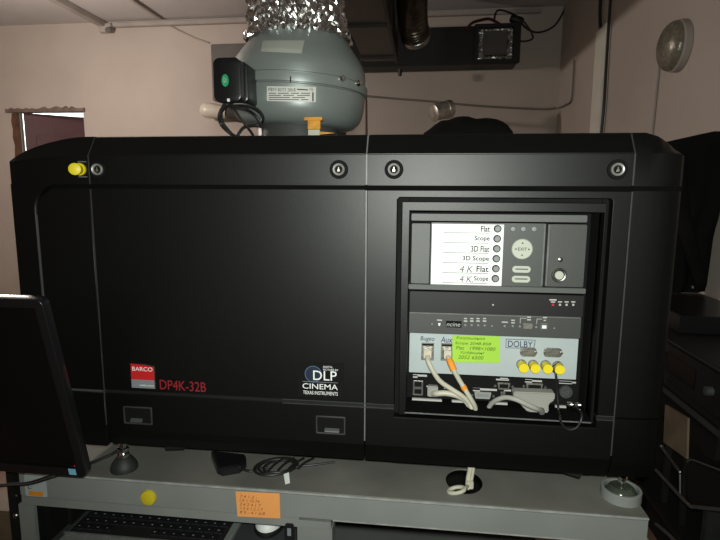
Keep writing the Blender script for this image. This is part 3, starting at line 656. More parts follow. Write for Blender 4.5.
# locks
for px in (98.5, 339, 394, 617):
    c = P(px, 169.5, 0.0)
    bm = B(); lathe(bm, [(0.0165, 0.001), (0.0165, -0.003), (0.0155, -0.0045), (0.0125, -0.0045), (0.0115, -0.002), (0, -0.002)], (c.x, 0, c.z), (0, 1, 0), 36); lk = obj('lock', bm, M['deep'], pj, 35)
    bm = B(); lathe(bm, [(0.0108, 0), (0.0108, -0.0050), (0.0098, -0.0062), (0.0078, -0.0052), (0.0066, -0.0035), (0.0066, 0)], (c.x, -0.001, c.z), (0, 1, 0), 32); obj('lock_barrel', bm, M['lockm'], lk, 25)
    bm = B(); lathe(bm, [(0.0067, -0.0005), (0.0067, -0.0032), (0, -0.0032)], (c.x, -0.001, c.z), (0, 1, 0), 28); obj('lock_core', bm, M['deep'], lk, 25)
    bm = B(); prism(bm, [(c.x - .0020, c.z - .0040), (c.x + .0020, c.z - .0040), (c.x + .0024, c.z - .0010), (c.x + .0010, c.z + .0012), (c.x + .0008, c.z + .0044), (c.x - .0008, c.z + .0044), (c.x - .0010, c.z + .0012), (c.x - .0024, c.z - .0010)], -0.0060, -0.0040, 'Y', .0004); obj('keyway', bm, M['port'], lk)
# yellow key-like knob on the left cap strip
c = P(80.5, 169.3, 0.0); 
bm = B(); lathe(bm, [(0.0115, 0.002), (0.0115, -0.004), (0, -0.004)], (c.x, 0, c.z), (0, 1, 0), 28); kb = obj('yellow_knob', bm, M['yellow'], pj, 40, label='bright yellow plastic knob')
bm = B(); c2_ = P(74.5, 169, -0.034); lathe(bm, [(0.0085, 0.030), (0.0085, 0.008), (0.0108, 0.006), (0.0108, 0.001), (0.0095, 0), (0, 0)], (c2_.x, -0.034, c2_.z), (c.x - c2_.x, 0.03, 0), 28); obj('knob_head', bm, M['yellow'], kb, 40)
for dz in (0.014, -0.014): 
    bm = B(); box(bm, c.x - 0.004, c.x + 0.013, -0.002, 0.001, c.z + dz - 0.001, c.z + dz + 0.001); obj('knob_clip', bm, M['edge'], kb)
# pull latches on the lower panel
for (x0, y0, x1, y1), fl in (((124, 406.5, 152.5, 424), 0), ((316, 416, 345.5, 434), 1)):
    X0, X1, Z0, Z1 = rect(x0, y0, x1, y1, 0)
    bm = plate(rrect(X0, X1, Z0, Z1, 0.002, 2), [rrect(X0 + 0.003, X1 - 0.003, Z0 + 0.003, Z1 - 0.003, 0.002, 2)], -0.0022, 0.0005, 0.0006); ltc = obj('pull_latch', bm, M['seam'], pj)
    bm = B(); box(bm, X0 + 0.003, X1 - 0.003, -0.0006, 0.0005, Z0 + 0.003, Z1 - 0.003); obj('latch_recess', bm, M['deep'], ltc)
    cx0 = X0 + (0.30 if fl else 0.25) * (X1 - X0); cx1 = X0 + (0.80 if fl else 0.66) * (X1 - X0)
    bm = B(); prism(bm, [(-0.0004, Z0 + 0.005), (-0.006, Z0 + 0.006), (-0.005, Z0 + 0.0085), (-0.0004, Z0 + 0.013)], cx0, cx1, b=0.0008); obj('latch_tongue', bm, M['dgrey'], ltc)
# red badge
X0, X1, Z0, Z1 = rect(131, 363, 155.5, 388.5, 0)
bm = B(); prism(bm, [(X0 + 0.001, Z0), (X1, Z0), (X1 - 0.0005, Z1 - 0.005), (X0 + (X1 - X0) * .55, Z1 - 0.001), (X0, Z1)], -0.002, 0.0, 'Y', 0.0004); bd = obj('maker_badge', bm, M['chrome'], pj, label='red and grey badge with white lettering')
m_ = 0.0018; zs_ = Z0 + 0.36 * (Z1 - Z0)
bm = B(); prism(bm, [(X0 + m_, zs_), (X1 - m_, zs_), (X1 - m_, Z1 - 0.0072), (X0 + (X1 - X0) * .55, Z1 - 0.0032), (X0 + m_, Z1 - m_)], -0.0026, -0.0018, 'Y'); obj('red_field', bm, M['red'], bd)
bm = B(); box(bm, X0 + m_, X1 - m_, -0.0026, -0.0018, Z0 + m_, zs_); obj('grey_field', bm, M['bgrey'], bd)
W_ = X1 - X0; H_ = Z1 - Z0
bm = text('BARCO', X0 + 0.10 * W_, X0 + 0.92 * W_, Z0 + 0.70 * H_, Z0 + 0.86 * H_, -0.0026, 0.0004); obj('lettering', bm, M['white'], bd)
bm = text('visibly yours', X0 + 0.36 * W_, X0 + 0.93 * W_, Z0 + 0.10 * H_, Z0 + 0.18 * H_, -0.0026, 0.0003); obj('lettering', bm, M['white'], bd)
bm = ptext('DP4K-32B', (160, 380.8, 206, 390.4), 0.0, depth=0.0008)
for v_ in bm.verts: v_.co.z -= (v_.co.x + 0.49) * 0.012
obj('model_lettering', bm, M['redtext'], pj, label='red lettering')
# cinema badge
X0, X1, Z0, Z1 = rect(298.2, 362.5, 344, 397, 0)
bm = B(); box(bm, X0, X1, -0.0012, 0.0, Z0, Z1, 0.0003); cb = obj('cinema_badge', bm, M['deep'], pj, label='black badge with white lettering and a blue ring')
W_ = X1 - X0; H_ = Z1 - Z0
def tb_(s, u0, u1, v0, v1, m='white'):
    bm = text(s, X0 + u0 * W_, X0 + u1 * W_, Z0 + v0 * H_, Z0 + v1 * H_, -0.0016, 0.0004); obj('lettering', bm, M[m], cb)
tb_('DLP', 0.335, 0.845, 0.50, 0.77); tb_('CINEMA', 0.10, 0.87, 0.235, 0.39); tb_('TEXAS INSTRUMENTS', 0.11, 0.87, 0.075, 0.175)
tb_('DIGITAL', 0.555, 0.76, 0.865, 0.915); tb_('PICTURE BY', 0.555, 0.88, 0.785, 0.835)
rc_ = (X0 + 0.335 * W_, Z0 + 0.66 * H_); rr_ = 0.185 * W_
bm = plate(circle(*rc_, rr_, 36), [circle(*rc_, rr_ * 0.93, 36)], -0.0014, -0.0012); obj('ring', bm, M['bluering'], cb)
bm = plate(circle(*rc_, rr_ * 0.93, 36), [], -0.00135, -0.0012); obj('disc', bm, M['bluedisc'], cb)
bm = B(); box(bm, X0 + 0.10 * W_, X0 + 0.87 * W_, -0.0016, -0.0012, Z0 + 0.435 * H_, Z0 + 0.447 * H_); obj('rule', bm, M['bgrey'], cb)
# feet of the projector
def foot(px, py, yy, r=0.026):
    c = PZ(px, py, ZT)
    c = V((c.x, max(c.y, 0.035) if yy is None else yy, ZT))
    bm = B(); lathe(bm, [(r, 0.0003), (r, 0.006), (r * .92, 0.013), (r * .6, 0.026), (r * .42, 0.029), (0, 0.029)], c, n=36); f_ = obj('foot', bm, M['rubber'], pj, 40, label='black rubber levelling foot')
    bm = B(); lathe(bm, [(0.007, 0.028), (0.0115, 0.029), (0.0115, 0.034), (0.008, 0.0345), (0.0065, 0.038), (0.0115, 0.041), (0.0115, 0.048), (0.008, 0.05), (0.008, 0.0685), (0, 0.0685)], c, n=6 if False else 24); obj('levelling_bolt', bm, M['chrome'], f_, 30)
foot(124, 469, None, 0.0275)
foot(0, 0, 0.65) if False else None
for X in (-0.55, 0.30):
    bm = B(); c = V((X, 0.62, ZT)); lathe(bm, [(0.0275, 0.0003), (0.026, 0.013), (0.015, 0.026), (0.008, 0.03), (0.008, 0.09), (0, 0.09)], c, n=24); obj('foot', bm, M['rubber'], pj, 40)
# small bracket tabs under the body
for q in ([(160.5, 451), (181, 451.8), (179, 452.5), (161, 458.5)], [(556, 474), (583, 476), (582, 477), (576.5, 484)]):
    zz = ZB - 0.001
    bm = B(); A = [PZ(x, y, ZB - 0.005) for x, y in q[:2]]
    x0, x1 = A[0].x, A[1].x; yy = A[0].y + 0.02
    prism(bm, [(x0, ZB + 0.002), (x1 + 0.006, ZB + 0.002), (x1, ZB - 0.006), (x0 + 0.004, ZB - 0.010)] if q[0][0] < 300 else [(x0 - 0.004, ZB + 0.002), (x1 + 0.002, ZB + 0.002), (x1 - 0.004, ZB - 0.012)], 0.018, 0.03, 'Y'); obj('under_tab', bm, M['black'], pj)

# ---- control recess contents
YC = 0.045
bm = B(); prect(bm, (411.5, 214.5, 587.5, 221.5), 0.028, 0.04, 0.001); obj('recess_header', bm, M['mgrey'], pj)
bm = B(); prect(bm, (411.5, 223.5, 429.5, 283.5), 0.030, 0.04, 0.001); obj('blank_panel', bm, M['mgrey'], pj)
bm = B(); prect(bm, (408.5, 286.5, 586, 291.5), 0.026, 0.045, 0.001); obj('recess_ledge', bm, M['mgrey'], pj)
YK = 0.034
def skew(bm, k, cxx):   # the keypad leans very slightly like the photo: none
    return bm
bm = B(); prect(bm, (430.5, 223, 544, 286), YK, 0.035, 0.001); kp_ = obj('keypad_panel', bm, M['keyp'], pj)
bm = B(); prect(bm, (431.5, 224.2, 502.8, 285), YK - 0.001, 0.0011, 0.0003); obj('label_field', bm, M['white'], kp_)
YL = YK - 0.0012
for i, (s, x0, bold) in enumerate((('Flat', 481, 0), ('Scope', 474.5, 0), ('3D Flat', 471, 0), ('3D Scope', 462.5, 0), ('Flat', 476.5, 0), ('Scope', 474, 0))):
    yy = 229 + i * 10.05; 
    xe = 490 - i * 0.35
    obj('lettering', ptext(s, (x0, yy - 3.2, xe, yy + 2.8), YL, depth=0.0003, bold=0.012), M['ink'], kp_)
    if i >= 4: obj('handwriting', ptext('4 K' if i == 4 else '4 K.', (459.5, yy - 3.4, 473, yy + 3.0), YL, depth=0.0003, shear=0.2), M['pencil'], kp_)
    bm = B(); prect(bm, (443.5 - i * .3, yy + 3.6, 489 - i * .3, yy + 4.1), YL - 0.0002, 0.0004); obj('rule', bm, M['pencil'], kp_)
    c = P(497.5 - i * 0.45, 228.7 + i * 9.95, YK - 0.001)
    bm = B(); lathe(bm, [(0.0068, 0), (0.0068, -0.003), (0.006, -0.004), (0, -0.004)], (c.x, c.y, c.z), (0, 1, 0), 24); bt = obj('button', bm, M['ink'], kp_, 40)
    bm = B(); lathe(bm, [(0.0055, 0), (0.0055, -0.0045), (0.0045, -0.0056), (0, -0.0056)], (c.x, c.y, c.z), (0, 1, 0), 24); obj('button_cap', bm, M['button'], pj, 40) if False else None
    bm = B(); lathe(bm, [(0.0055, 0), (0.0055, -0.0046), (0.0045, -0.0056), (0, -0.0056)], (c.x, c.y, c.z), (0, 1, 0), 24); obj('button', bm, M['button'], kp_, 40)
for px in (513, 523.3, 534):
    c = P(px, 229, YK); bm = B(); lathe(bm, [(0.0052, 0), (0.0052, -0.002), (0.004, -0.0035), (0, -0.0042)], c, (0, 1, 0), 20); obj('indicator', bm, M['button'], kp_, 40)
c = P(522, 249, YK); bm = B(); lathe(bm, [(0.0185, 0), (0.0185, -0.0022), (0.0172, -0.0034), (0, -0.0034)], c, (0, 1, 0), 40); obj('navigation_pad', bm, M['cream'], kp_, 40)
obj('lettering', ptext('EXIT', (518, 247.6, 527, 250.6), YK - .0036, depth=.0003), M['ink'], kp_)
for dx, dz, a in ((0.012, 0, 0), (-0.012, 0, 2), (0, 0.0115, 1), (0, -0.0115, 3)):
    bm = B(); x, z = c.x + dx, c.z + dz; s = 0.0017
    tri = [(s, 0), (-s, s), (-s, -s)]; ca, sa = math.cos(a * math.pi / 2), math.sin(a * math.pi / 2)
    prism(bm, [(x + u * ca - v_ * sa, z + u * sa + v_ * ca) for u, v_ in tri], c.y - 0.0038, c.y - 0.0034, 'Y'); obj('arrow', bm, M['ink'], kp_)
for (x0, y0, x1, y1), s in (((512, 265.8, 530.5, 272.6), 'STANDBY'), ((511.5, 275.6, 530, 282.4), 'DOWSER')):
    X0, X1, Z0, Z1 = rect(x0, y0, x1, y1, YK); bm = plate(rrect(X0, X1, Z0, Z1, (Z1 - Z0) * .48, 6), [], YK - 0.003, YK, 0.0006); obj('button', bm, M['cream'], kp_)
    obj('button_legend', prect(B(), (x0 + 3.5, y0 + 2.8, x1 - 2.5, y1 - 2.8), YK - .0033, .0004), M['pencil'], kp_)
bm = B(); prect(bm, (542.6, 224, 544.2, 285.5), YK - .0012, 0.003); obj('edge_strip', bm, M['edge'], kp_)
bm = B(); prect(bm, (548, 224.5, 585.5, 287), 0.033, 0.04, 0.0015); rp = obj('power_panel', bm, M['dgrey'], pj)
bm = B(); prect(bm, (546.8, 224.5, 548.6, 286), 0.0325, 0.03); obj('edge_strip', bm, M['edge'], rp)
c = P(558.7, 275, 0.033); bm = B(); lathe(bm, [(0.0132, 0), (0.0132, -0.003), (0.0120, -0.0042), (0.0108, -0.0035), (0.0095, -0.0030), (0, -0.003)], c, (0, 1, 0), 36); obj('button_ring', bm, M['steel'], rp, 40)
bm = B(); lathe(bm, [(0.0098, 0), (0.0098, -0.0034), (0, -0.0034)], c, (0, 1, 0), 32); obj('button_well', bm, M['deep'], rp, 40)
bm = B(); lathe(bm, [(0.0080, 0), (0.0080, -0.0046), (0.0070, -0.0058), (0, -0.0058)], c, (0, 1, 0), 32); obj('power_button', bm, M['cream'], rp, 40)
c = P(560, 259.5, 0.033); bm = B(); lathe(bm, [(0.0045, 0), (0.0045, -0.002), (0.003, -0.003), (0, -0.0034)], c, (0, 1, 0), 20); obj('indicator', bm, M['steel'], rp, 40)
# black module
bm = B(); prect(bm, (409.8, 293.5, 583.5, 315), 0.040, 0.03, 0.001); bmod = obj('server_module', bm, M['black'], pj)
YM = 0.0398
for px, red_ in ((553, 1), (560, 0), (566.6, 0), (573.3, 0)):
    bm = B(); prect(bm, (px - 1.0, 303.8, px + 1.0, 305.8), YM - .0006, 0.001); obj('indicator', bm, M['led'] if red_ else M['print'], bmod)
    bm = B(); w_ = 3.6 if red_ else 2
    prect(bm, (px - w_, 299.2 if red_ else 301.3, px + w_, 300.6 if red_ else 302.5), YM - .0004, 0.0006)
    obj('marking', bm, M['print'], bmod)
    if red_: obj('marking', prect(B(), (px - 2.2, 301.4, px + 2.2, 302.6), YM - .0004, 0.0006), M['print'], bmod)
c = P(493, 304.8, YM); bm = B(); cyl(bm, c + V((0, -.0008, 0)), c + V((0, .001, 0)), 0.0016, n=12); obj('screw', bm, M['print'], bmod)
# dark grey strip module
bm = B(); prect(bm, (409.2, 316, 581, 335.8), 0.038, 0.03, 0.0008); gm = obj('media_block', bm, M['dgrey'], pj)
YG = 0.0378
bm = B(); prect(bm, (409.5, 314.8, 581, 315.9), YG, 0.003); obj('edge_strip', bm, M['edge'], gm)
bm = B(); prect(bm, (446, 321, 461.5, 327.5), YG - 0.0006, 0.001); obj('name_field', bm, M['deep'], gm)
obj('lettering', ptext('ncine', (446.5, 322.4, 460.3, 326.4), YG - 0.0007, depth=0.0003, shear=0.25), M['print'], gm)
bm = B(); c = P(439.3, 324.3, YG); prism(bm, [(c.x - 0.0024, c.z + 0.0024), (c.x + 0.0024, c.z + 0.0024), (c.x + 0.0012, c.z - 0.0026), (c.x - 0.0012, c.z - 0.0026)], YG - .0012, YG, 'Y'); obj('marking', bm, M['white'], gm)
bm = B(); prect(bm, (437, 319.6, 442.2, 320.8), YG - .0004, .0006); obj('marking', bm, M['print'], gm)
mk = []
for px in (465.5, 471.8, 478, 484.5): mk += [(px - 1.5, 318, px + 1.5, 319.2), (px - 1.8, 320.4, px + 1.8, 321.8)]
for px, yy in ((504.8, 322.2), (513, 320.3), (513, 322.8)): mk.append((px - (3 if yy == 322.2 else 1.8), yy - .6, px + (3 if yy == 322.2 else 1.8), yy + .6))
mk += [(520, 318, 526.5, 318.5), (520, 318.6, 520.5, 323.5), (536.6, 318.8, 542, 319.3), (536.6, 319.4, 537.1, 324), (527, 316.6, 531, 317.8), (527, 319.2, 531, 320.4), (543, 317, 547, 318.2), (543.6, 319.8, 546, 321)]
for q in mk: obj('marking', prect(B(), q, YG - .0004, .0006), M['print'], gm)
for px, yy in ((465.3, 325), (471.6, 325), (478.2, 325.2), (484.6, 325.4), (504.6, 326), (512.7, 326), (519.7, 326.4), (536.2, 327)):
    c = P(px, yy, YG); bm = B(); cyl(bm, c + V((0, -.0008, 0)), c + V((0, .001, 0)), 0.0020, n=12); obj('indicator', bm, M['button'], gm)
for px, yy in ((432, 324), (492, 326), (554.3, 328.2)):
    c = P(px, yy, YG); bm = B(); cyl(bm, c + V((0, -.0006, 0)), c + V((0, .001, 0)), 0.0011, n=10); obj('screw', bm, M['print'], gm)
bm = B(); prect(bm, (523.3, 323.5, 532.5, 329), YG - .001, .002, .0004); obj('socket', bm, M['port'], gm)
bm = B(); prect(bm, (540.3, 323, 548, 329.5), YG - .001, .002, .0004); so = obj('socket', bm, M['steel'], gm)
bm = B(); prect(bm, (542, 325.4, 546.5, 328.6), YG - .0016, .001, .0002); obj('socket_slot', bm, M['white'], so)
# pale connector plate
bm = B(); prect(bm, (409.3, 336, 577.5, 376), 0.042, 0.03, 0.0005); cpn = obj('connector_plate', bm, M['plate'], pj, label='pale blue-white connector plate')
YP = 0.042
obj('handwriting', ptext('Bugeo', (420.5, 336.3, 434.5, 342.0), YP, depth=.0003, shear=.15), M['navy'], cpn)
obj('handwriting', ptext('Aux', (440.8, 336.8, 452.5, 342.6), YP, depth=.0003, shear=.15), M['navy'], cpn)
obj('handwriting', ptext('DOLBY', (508, 341, 532.5, 347.4), YP, depth=.0003), M['navy'], cpn)
X0, X1, Z0, Z1 = rect(505.8, 339.4, 535.3, 348.6, YP); bm = plate([(X0, Z0), (X1 - .002, Z0 + .001), (X1, Z1), (X0, Z1)], [[(X0 + .0009, Z0 + .0009), (X1 - .003, Z0 + .0019), (X1 - .001, Z1 - .0009), (X0 + .0009, Z1 - .0009)]], YP - .0003, YP); obj('handwritten_box', bm, M['navy'], cpn)
for px in ((421.3, 342.7, 434, 359.8), (440.8, 343.2, 452.5, 360.3)):
    X0, X1, Z0, Z1 = rect(*px, YP); W_ = X1 - X0; H_ = Z1 - Z0
    bm = plate([(X0, Z0), (X1, Z0), (X1, Z1), (X0, Z1)], [[(X0 + .18 * W_, Z0 + .10 * H_), (X1 - .18 * W_, Z0 + .10 * H_), (X1 - .18 * W_, Z0 + .58 * H_), (X0 + .18 * W_, Z0 + .58 * H_)]], YP - .003, YP + .001); so = obj('network_socket', bm, M['port'], cpn)
    bm = B(); box(bm, X0 + .05 * W_, X1 - .05 * W_, YP - .0034, YP - .003, Z1 - .14 * H_, Z1 - .04 * H_); obj('socket_shade', bm, M['deep'], so)
    bm = B(); box(bm, X0 + .18 * W_, X1 - .18 * W_, YP - .0005, YP + .0005, Z0 + .10 * H_, Z0 + .58 * H_); obj('socket_cavity', bm, M['deep'], so)
    bm = B(); box(bm, X0 + .16 * W_, X0 + .36 * W_, YP - .0035, YP - .003, Z1 - .28 * H_, Z1 - .18 * H_); box(bm, X1 - .36 * W_, X1 - .16 * W_, YP - .0035, YP - .003, Z1 - .28 * H_, Z1 - .18 * H_); obj('socket_lights', bm, M['cablew'], so)
for px in ((520, 347.3, 536.3, 356.3), (543.5, 347.8, 561.8, 356.8)):
    X0, X1, Z0, Z1 = rect(*px, YP); bm = plate(rrect(X0, X1, Z0, Z1, (Z1 - Z0) * .35, 4), [], YP - .003, YP, .0006); so = obj('serial_port', bm, M['port'], cpn)
    bm = B()
    for r_ in range(2):
        for k in range(5 - r_): c_x = X0 + (X1 - X0) * (0.22 + 0.14 * k + 0.07 * r_); c_z = Z0 + (Z1 - Z0) * (0.62 - 0.26 * r_); cyl(bm, (c_x, YP - .0042, c_z), (c_x, YP - .003, c_z), 0.0010, n=8)
    obj('pins', bm, M['steel'], so)
    for X in (X0 + .0015, X1 - .0015):
        bm = B(); cyl(bm, (X, YP - .0055, (Z0 + Z1) / 2), (X, YP - .002, (Z0 + Z1) / 2), .0026, n=6); obj('hex_nut', bm, M['steel'], so)
for px, py in ((524.2, 368.7), (535.8, 369.2), (548.2, 369.5), (560.2, 370.3)):
    a = P(px - 3.0, py - 4.8, YP); 
    bm = B(); cyl(bm, a, a + V((0, -.008, 0)), .0094, n=20, b=.0006); bc = obj('coaxial_socket', bm, M['port'], cpn, 40)
    b2 = P(px, py, YP - .024)
    bm = B(); cyl(bm, b2, V((a.x, YP - .006, a.z)), .0087, n=28, b=.0012); obj('socket_cap', bm, M['yellow'], bc, 40, label='yellow plastic dust cap')
# lower connector bay
bm = B(); prect(bm, (410.3, 377, 577, 411), 0.050, 0.02); bay = obj('connector_bay', bm, M['deep'], pj)
YB = 0.050
for q in ((413, 373, 427, 375), (413, 373.6, 417.6, 376.3), (426.6, 384.2, 437.5, 386), (444, 385.2, 452, 387.5), (473, 387, 497, 389), (473, 386.4, 480, 389.8), (496, 377.5, 509, 379), (500, 376.4, 508, 378), (525, 378.6, 542, 380.2), (525, 377.8, 532, 381), (559, 380, 576, 381.6), (559, 379.4, 572, 382.4), (504, 388, 511, 389.8), (514, 388.5, 552, 391.2)):
    obj('marking', prect(B(), (q[0], q[1] + 1.5, q[2], q[3] + 1.5), YB - .0004, .0008), M['print'], bay)
X0, X1, Z0, Z1 = rect(413, 380, 423, 394.5, YB); bm = B(); box(bm, X0, X1, YB - .004, YB, Z0, Z1, .0006); so = obj('usb_socket', bm, M['steel'], bay)
for k in (0, 1): 
    bm = B(); box(bm, X0 + .003, X1 - .003, YB - .0045, YB - .004, Z0 + .003 + k * (Z1 - Z0) * .5, Z0 + (Z1 - Z0) * (.42 + .5 * k)); obj('socket_slot', bm, M['deep'], so)
def dport(px, m='port', nuts=True):
    X0, X1, Z0, Z1 = rect(*px, YB); bm = B(); h_ = (Z1 - Z0); prism(bm, [(X0 + h_ * .2, Z0), (X1 - h_ * .2, Z0), (X1, Z1), (X0, Z1)], YB - .005, YB, 'Y', .0008); so = obj('video_port', bm, M[m], bay)
    bm = B(); box(bm, X0 + h_ * .3, X1 - h_ * .3, YB - .0056, YB - .005, Z0 + h_ * .28, Z1 - h_ * .2); obj('socket_face', bm, M['deep'] if m == 'port' else M['bgrey'], so)
    if nuts:
        for X in (X0 - .004, X1 + .004): bm = B(); cyl(bm, (X, YB - .005, (Z0 + Z1) / 2), (X, YB, (Z0 + Z1) / 2), .0028, n=6); obj('hex_nut', bm, M['steel'], so)
dport((497, 382, 510, 389)); dport((525.5, 382.6, 542.5, 389.4)); dport((474, 391.5, 491, 398), 'dsub'); dport((500, 391, 505, 398), 'mgrey' if False else 'port', False)
c = P(565.5, 391.5, YB)
bm = B(); lathe(bm, [(.0125, 0), (.0125, -.004), (.011, -.006), (.0085, -.006), (.0085, -.002), (0, -.002)], c, (0, 1, 0), 28); so = obj('round_socket', bm, M['dgrey'], bay, 40)
bm = B()
for a in range(3): cyl(bm, c + V((.004 * math.cos(a * 2.09), -.005, .004 * math.sin(a * 2.09))), c + V((.004 * math.cos(a * 2.09), -.001, .004 * math.sin(a * 2.09))), .0014, n=8)
obj('pins', bm, M['steel'], so)
# tray lip
LX0_, LX1_ = P(405, 412, 0.0).x, P(600, 424, 0.0).x
zl1, zl0 = P(500, 409, 0.02).z, P(500, 419, -0.004).z
bm = B(); prism(bm, [(-0.004, zl0), (-0.004, zl0 + 0.003), (0.022, zl0 + 0.010), (0.05, zl0 + 0.012), (0.05, zl0)], iX0 - 0.002, iX1 + 0.0, b=0.0008); tl = obj('tray_lip', bm, M['void'], pj)
bm = B(); box(bm, iX0 - 0.002, iX1, -0.0052, -0.003, zl0 + 0.0016, zl0 + 0.0034); obj('lip_edge', bm, M['edge'], tl)
for x0, x1, y in ((412, 442, 401.8), (452, 475, 405), (490, 508, 407.5), (556, 567, 411)): 
    X0, X1 = P(x0, y, .03).x, P(x1, y, .03).x; obj('strip_clip', box(B(), X0, X1, .036, .042, zl0 + .0095, zl0 + .0145, .0005), M['print'], tl)
for px in (570, 578): 
    c = P(px, 409, 0.03); bm = B(); lathe(bm, [(0, -.006), (.005, -.005), (.006, 0), (.004, .006), (0, .006)], (c.x, .03, zl0 + .021), (1, -.5, .2), 14); obj('thumb_screw', bm, M['chrome'], tl, 40)

# ---- cables plugged in
def plug(bm, px, Y, thick): return prect(bm, px, Y, thick, .001)
ec = thing('network_cable', P(440, 390, .03), 'ivory network cable plugged into the left network socket', 'cable')
bm = B(); prect(bm, (423.6, 350.2, 431.5, 358.5), YP - .014, .0138, .0008); obj('plug', bm, M['rj'], ec)
ye = zl0 + .017
bm = B(); tube(bm, [P(427.5, 356, YP - .014), P(428.5, 362, YP - .024), P(433, 371, YP - .028), P(440, 381, YP - .026), P(452, 389.5, YP - .024), P(462, 396, YP - .024), P(469, 403, YP - .022), P(472.5, 411, .022), P(471.5, 412.5, .06)], .0046, 12); obj('cable', bm, M['cablew'], ec)
ec = thing('network_cable', P(460, 385, .03), 'ivory network cable with an orange sleeve plugged into the right network socket', 'cable')
bm = B(); prect(bm, (443.8, 351, 451.3, 358.8), YP - .014, .0138, .0008); obj('plug', bm, M['rj'], ec)
pts = [P(447.8, 356.5, YP - .014), P(450, 361, YP - .024), P(453.5, 369.5, YP - .030), P(459, 379.5, YP - .030), P(466, 391, YP - .032), P(472, 401, YP - .032), P(475, 407, YP - .028), P(475.2, 411.8, .022), P(474, 412.5, .06)]
bm = B(); tube(bm, pts, .0044, 12); obj('cable', bm, M['cablew'], ec)
bm = B(); tube(bm, [pts[0].lerp(pts[1], .7), pts[1].lerp(pts[2], .2), pts[2].lerp(pts[3], .05)], .0062, 12); obj('sleeve', bm, M['orange'], ec, label='orange sleeve')
bm = B(); tube(bm, [pts[3].lerp(pts[4], .55), pts[3].lerp(pts[4], .85)], .0056, 12, smooth=False); obj('sleeve', bm, M['orange'], ec, label='orange sleeve')
ec = thing('flat_cable', P(450, 396, .04), 'short thick ivory cable plugged low into the black bay below the sockets', 'cable')
bm = B(); prect(bm, (427.5, 386.5, 438, 397), YB - .012, .0118, .0015); obj('plug', bm, M['dsub'], ec)
bm = B(); tube(bm, [P(433, 393.5, YB - .012), P(437, 393.5, YB - .022), P(446, 393.2, YB - .024), P(457, 395.5, YB - .024), P(465, 400, YB - .022), P(469.5, 406, YB - .026), P(470.5, 411, .028), P(469, 412, .06)], .0056, 12); obj('cable', bm, M['cablew'], ec)
# big grey D-sub hood with cable
hd = thing('grey_connector', P(540, 397, .03), 'large grey connector hood plugged into the bay with a bent grey cable', 'connector')
zt1 = [P(x, y, .018) for x, y in ((513.5, 391.5), (555, 393), (554.5, 400), (548.5, 404), (548.5, 412), (546, 415.5), (532, 415.8), (529, 413), (517, 401), (513.5, 397))]
bm = B(); prism(bm, [(p.x, p.z) for p in zt1], .016, .040, 'Y', .002); obj('hood', bm, M['dsub'], hd)
zr = [P(x, y, .044) for x, y in ((512, 391), (553, 392.6), (553, 398), (512, 396.5))]
bm = B(); prism(bm, [(p.x, p.z) for p in zr], .038, .0495, 'Y', .001); obj('connector_shell', bm, M['steel'], hd)
bm = B(); c = P(541, 410.5, .016); lathe(bm, [(.0062, .001), (.0062, -.004), (.0052, -.008), (0, -.008)], c, (0, 1, 0), 20); obj('cable_gland', bm, M['mgrey'], hd, 40)
bm = B(); tube(bm, [P(541, 410.5, .012), P(536, 408.5, -.002), P(527, 404.5, -.006), P(516, 399.5, -.004), P(506, 397.5, .004), P(497, 399.8, .012), P(490.5, 405, .022), P(487.5, 411, .03), P(486, 413, .06)], .0044, 12); obj('cable', bm, M['cableg'], hd)
# black strap cable from cap to round socket, loop below lip
ec = thing('black_lead', P(565, 410, .02), 'thin black lead from the last yellow cap looping under the tray lip', 'cable')
bm = B(); tube(bm, [P(554, 367.5, YP - .012), P(555.3, 372, YP - .016), P(556.5, 379, YP - .018), P(557, 390, YP - .014), P(558, 402, YP - .016), P(558.5, 411, YP - .02), P(560, 417, -.008), P(561, 422, -.010), P(565, 427.5, -.010), P(570.5, 429.5, -.010), P(577, 427, -.010), P(581, 420, -.009), P(581.5, 413, .0), P(577, 408, .02), P(570, 406, .035)], .0022, 8); obj('cable', bm, M['cableb'], ec)
bm = B(); q0 = P(554.2, 370.5, YP - .02); tube(bm, [P(554, 372, YP - .014), P(553.2, 368.5, YP - .014), P(555.5, 365, YP - .012), P(559, 363, YP - .008)], .0022, 8); obj('cap_strap', bm, M['cableb'], ec)
# lime note
gn = thing('sticky_note', P(477, 351, YP - .002), 'lime green sticky note with handwriting on the pale connector plate', 'note')
YN = YP - .0040
bm = B(); a = [P(452.3, 335.6, YN), P(500.3, 336.3, YN), P(499.8, 363, YN - .003), P(452.5, 362.2, YN - .002)]
bm.faces.new([bm.verts.new(p) for p in a]); r_ = bmesh.ops.extrude_face_region(bm, geom=bm.faces[:]); bmesh.ops.translate(bm, verts=[v for v in r_['geom'] if isinstance(v, bmesh.types.BMVert)], vec=(0, .0006, 0)); pp = obj('paper', bm, M['note_g'], gn)
for i, (s, x0, x1, y) in enumerate((('Разрешение', 456.5, 485, 338.6), ('Scope 2048-858', 455, 491, 344), ('Flat   1998×1080', 456, 495.5, 348.6), ('Коэффициент', 460.5, 484.5, 353.2), ('2052 6500', 458, 483.5, 357.6))):
    obj('handwriting', ptext(s, (x0, y - 1.9, x1, y + 1.6), YN - .0006 - .0006 * i, depth=.0003, shear=.2), M['gink'], pp)

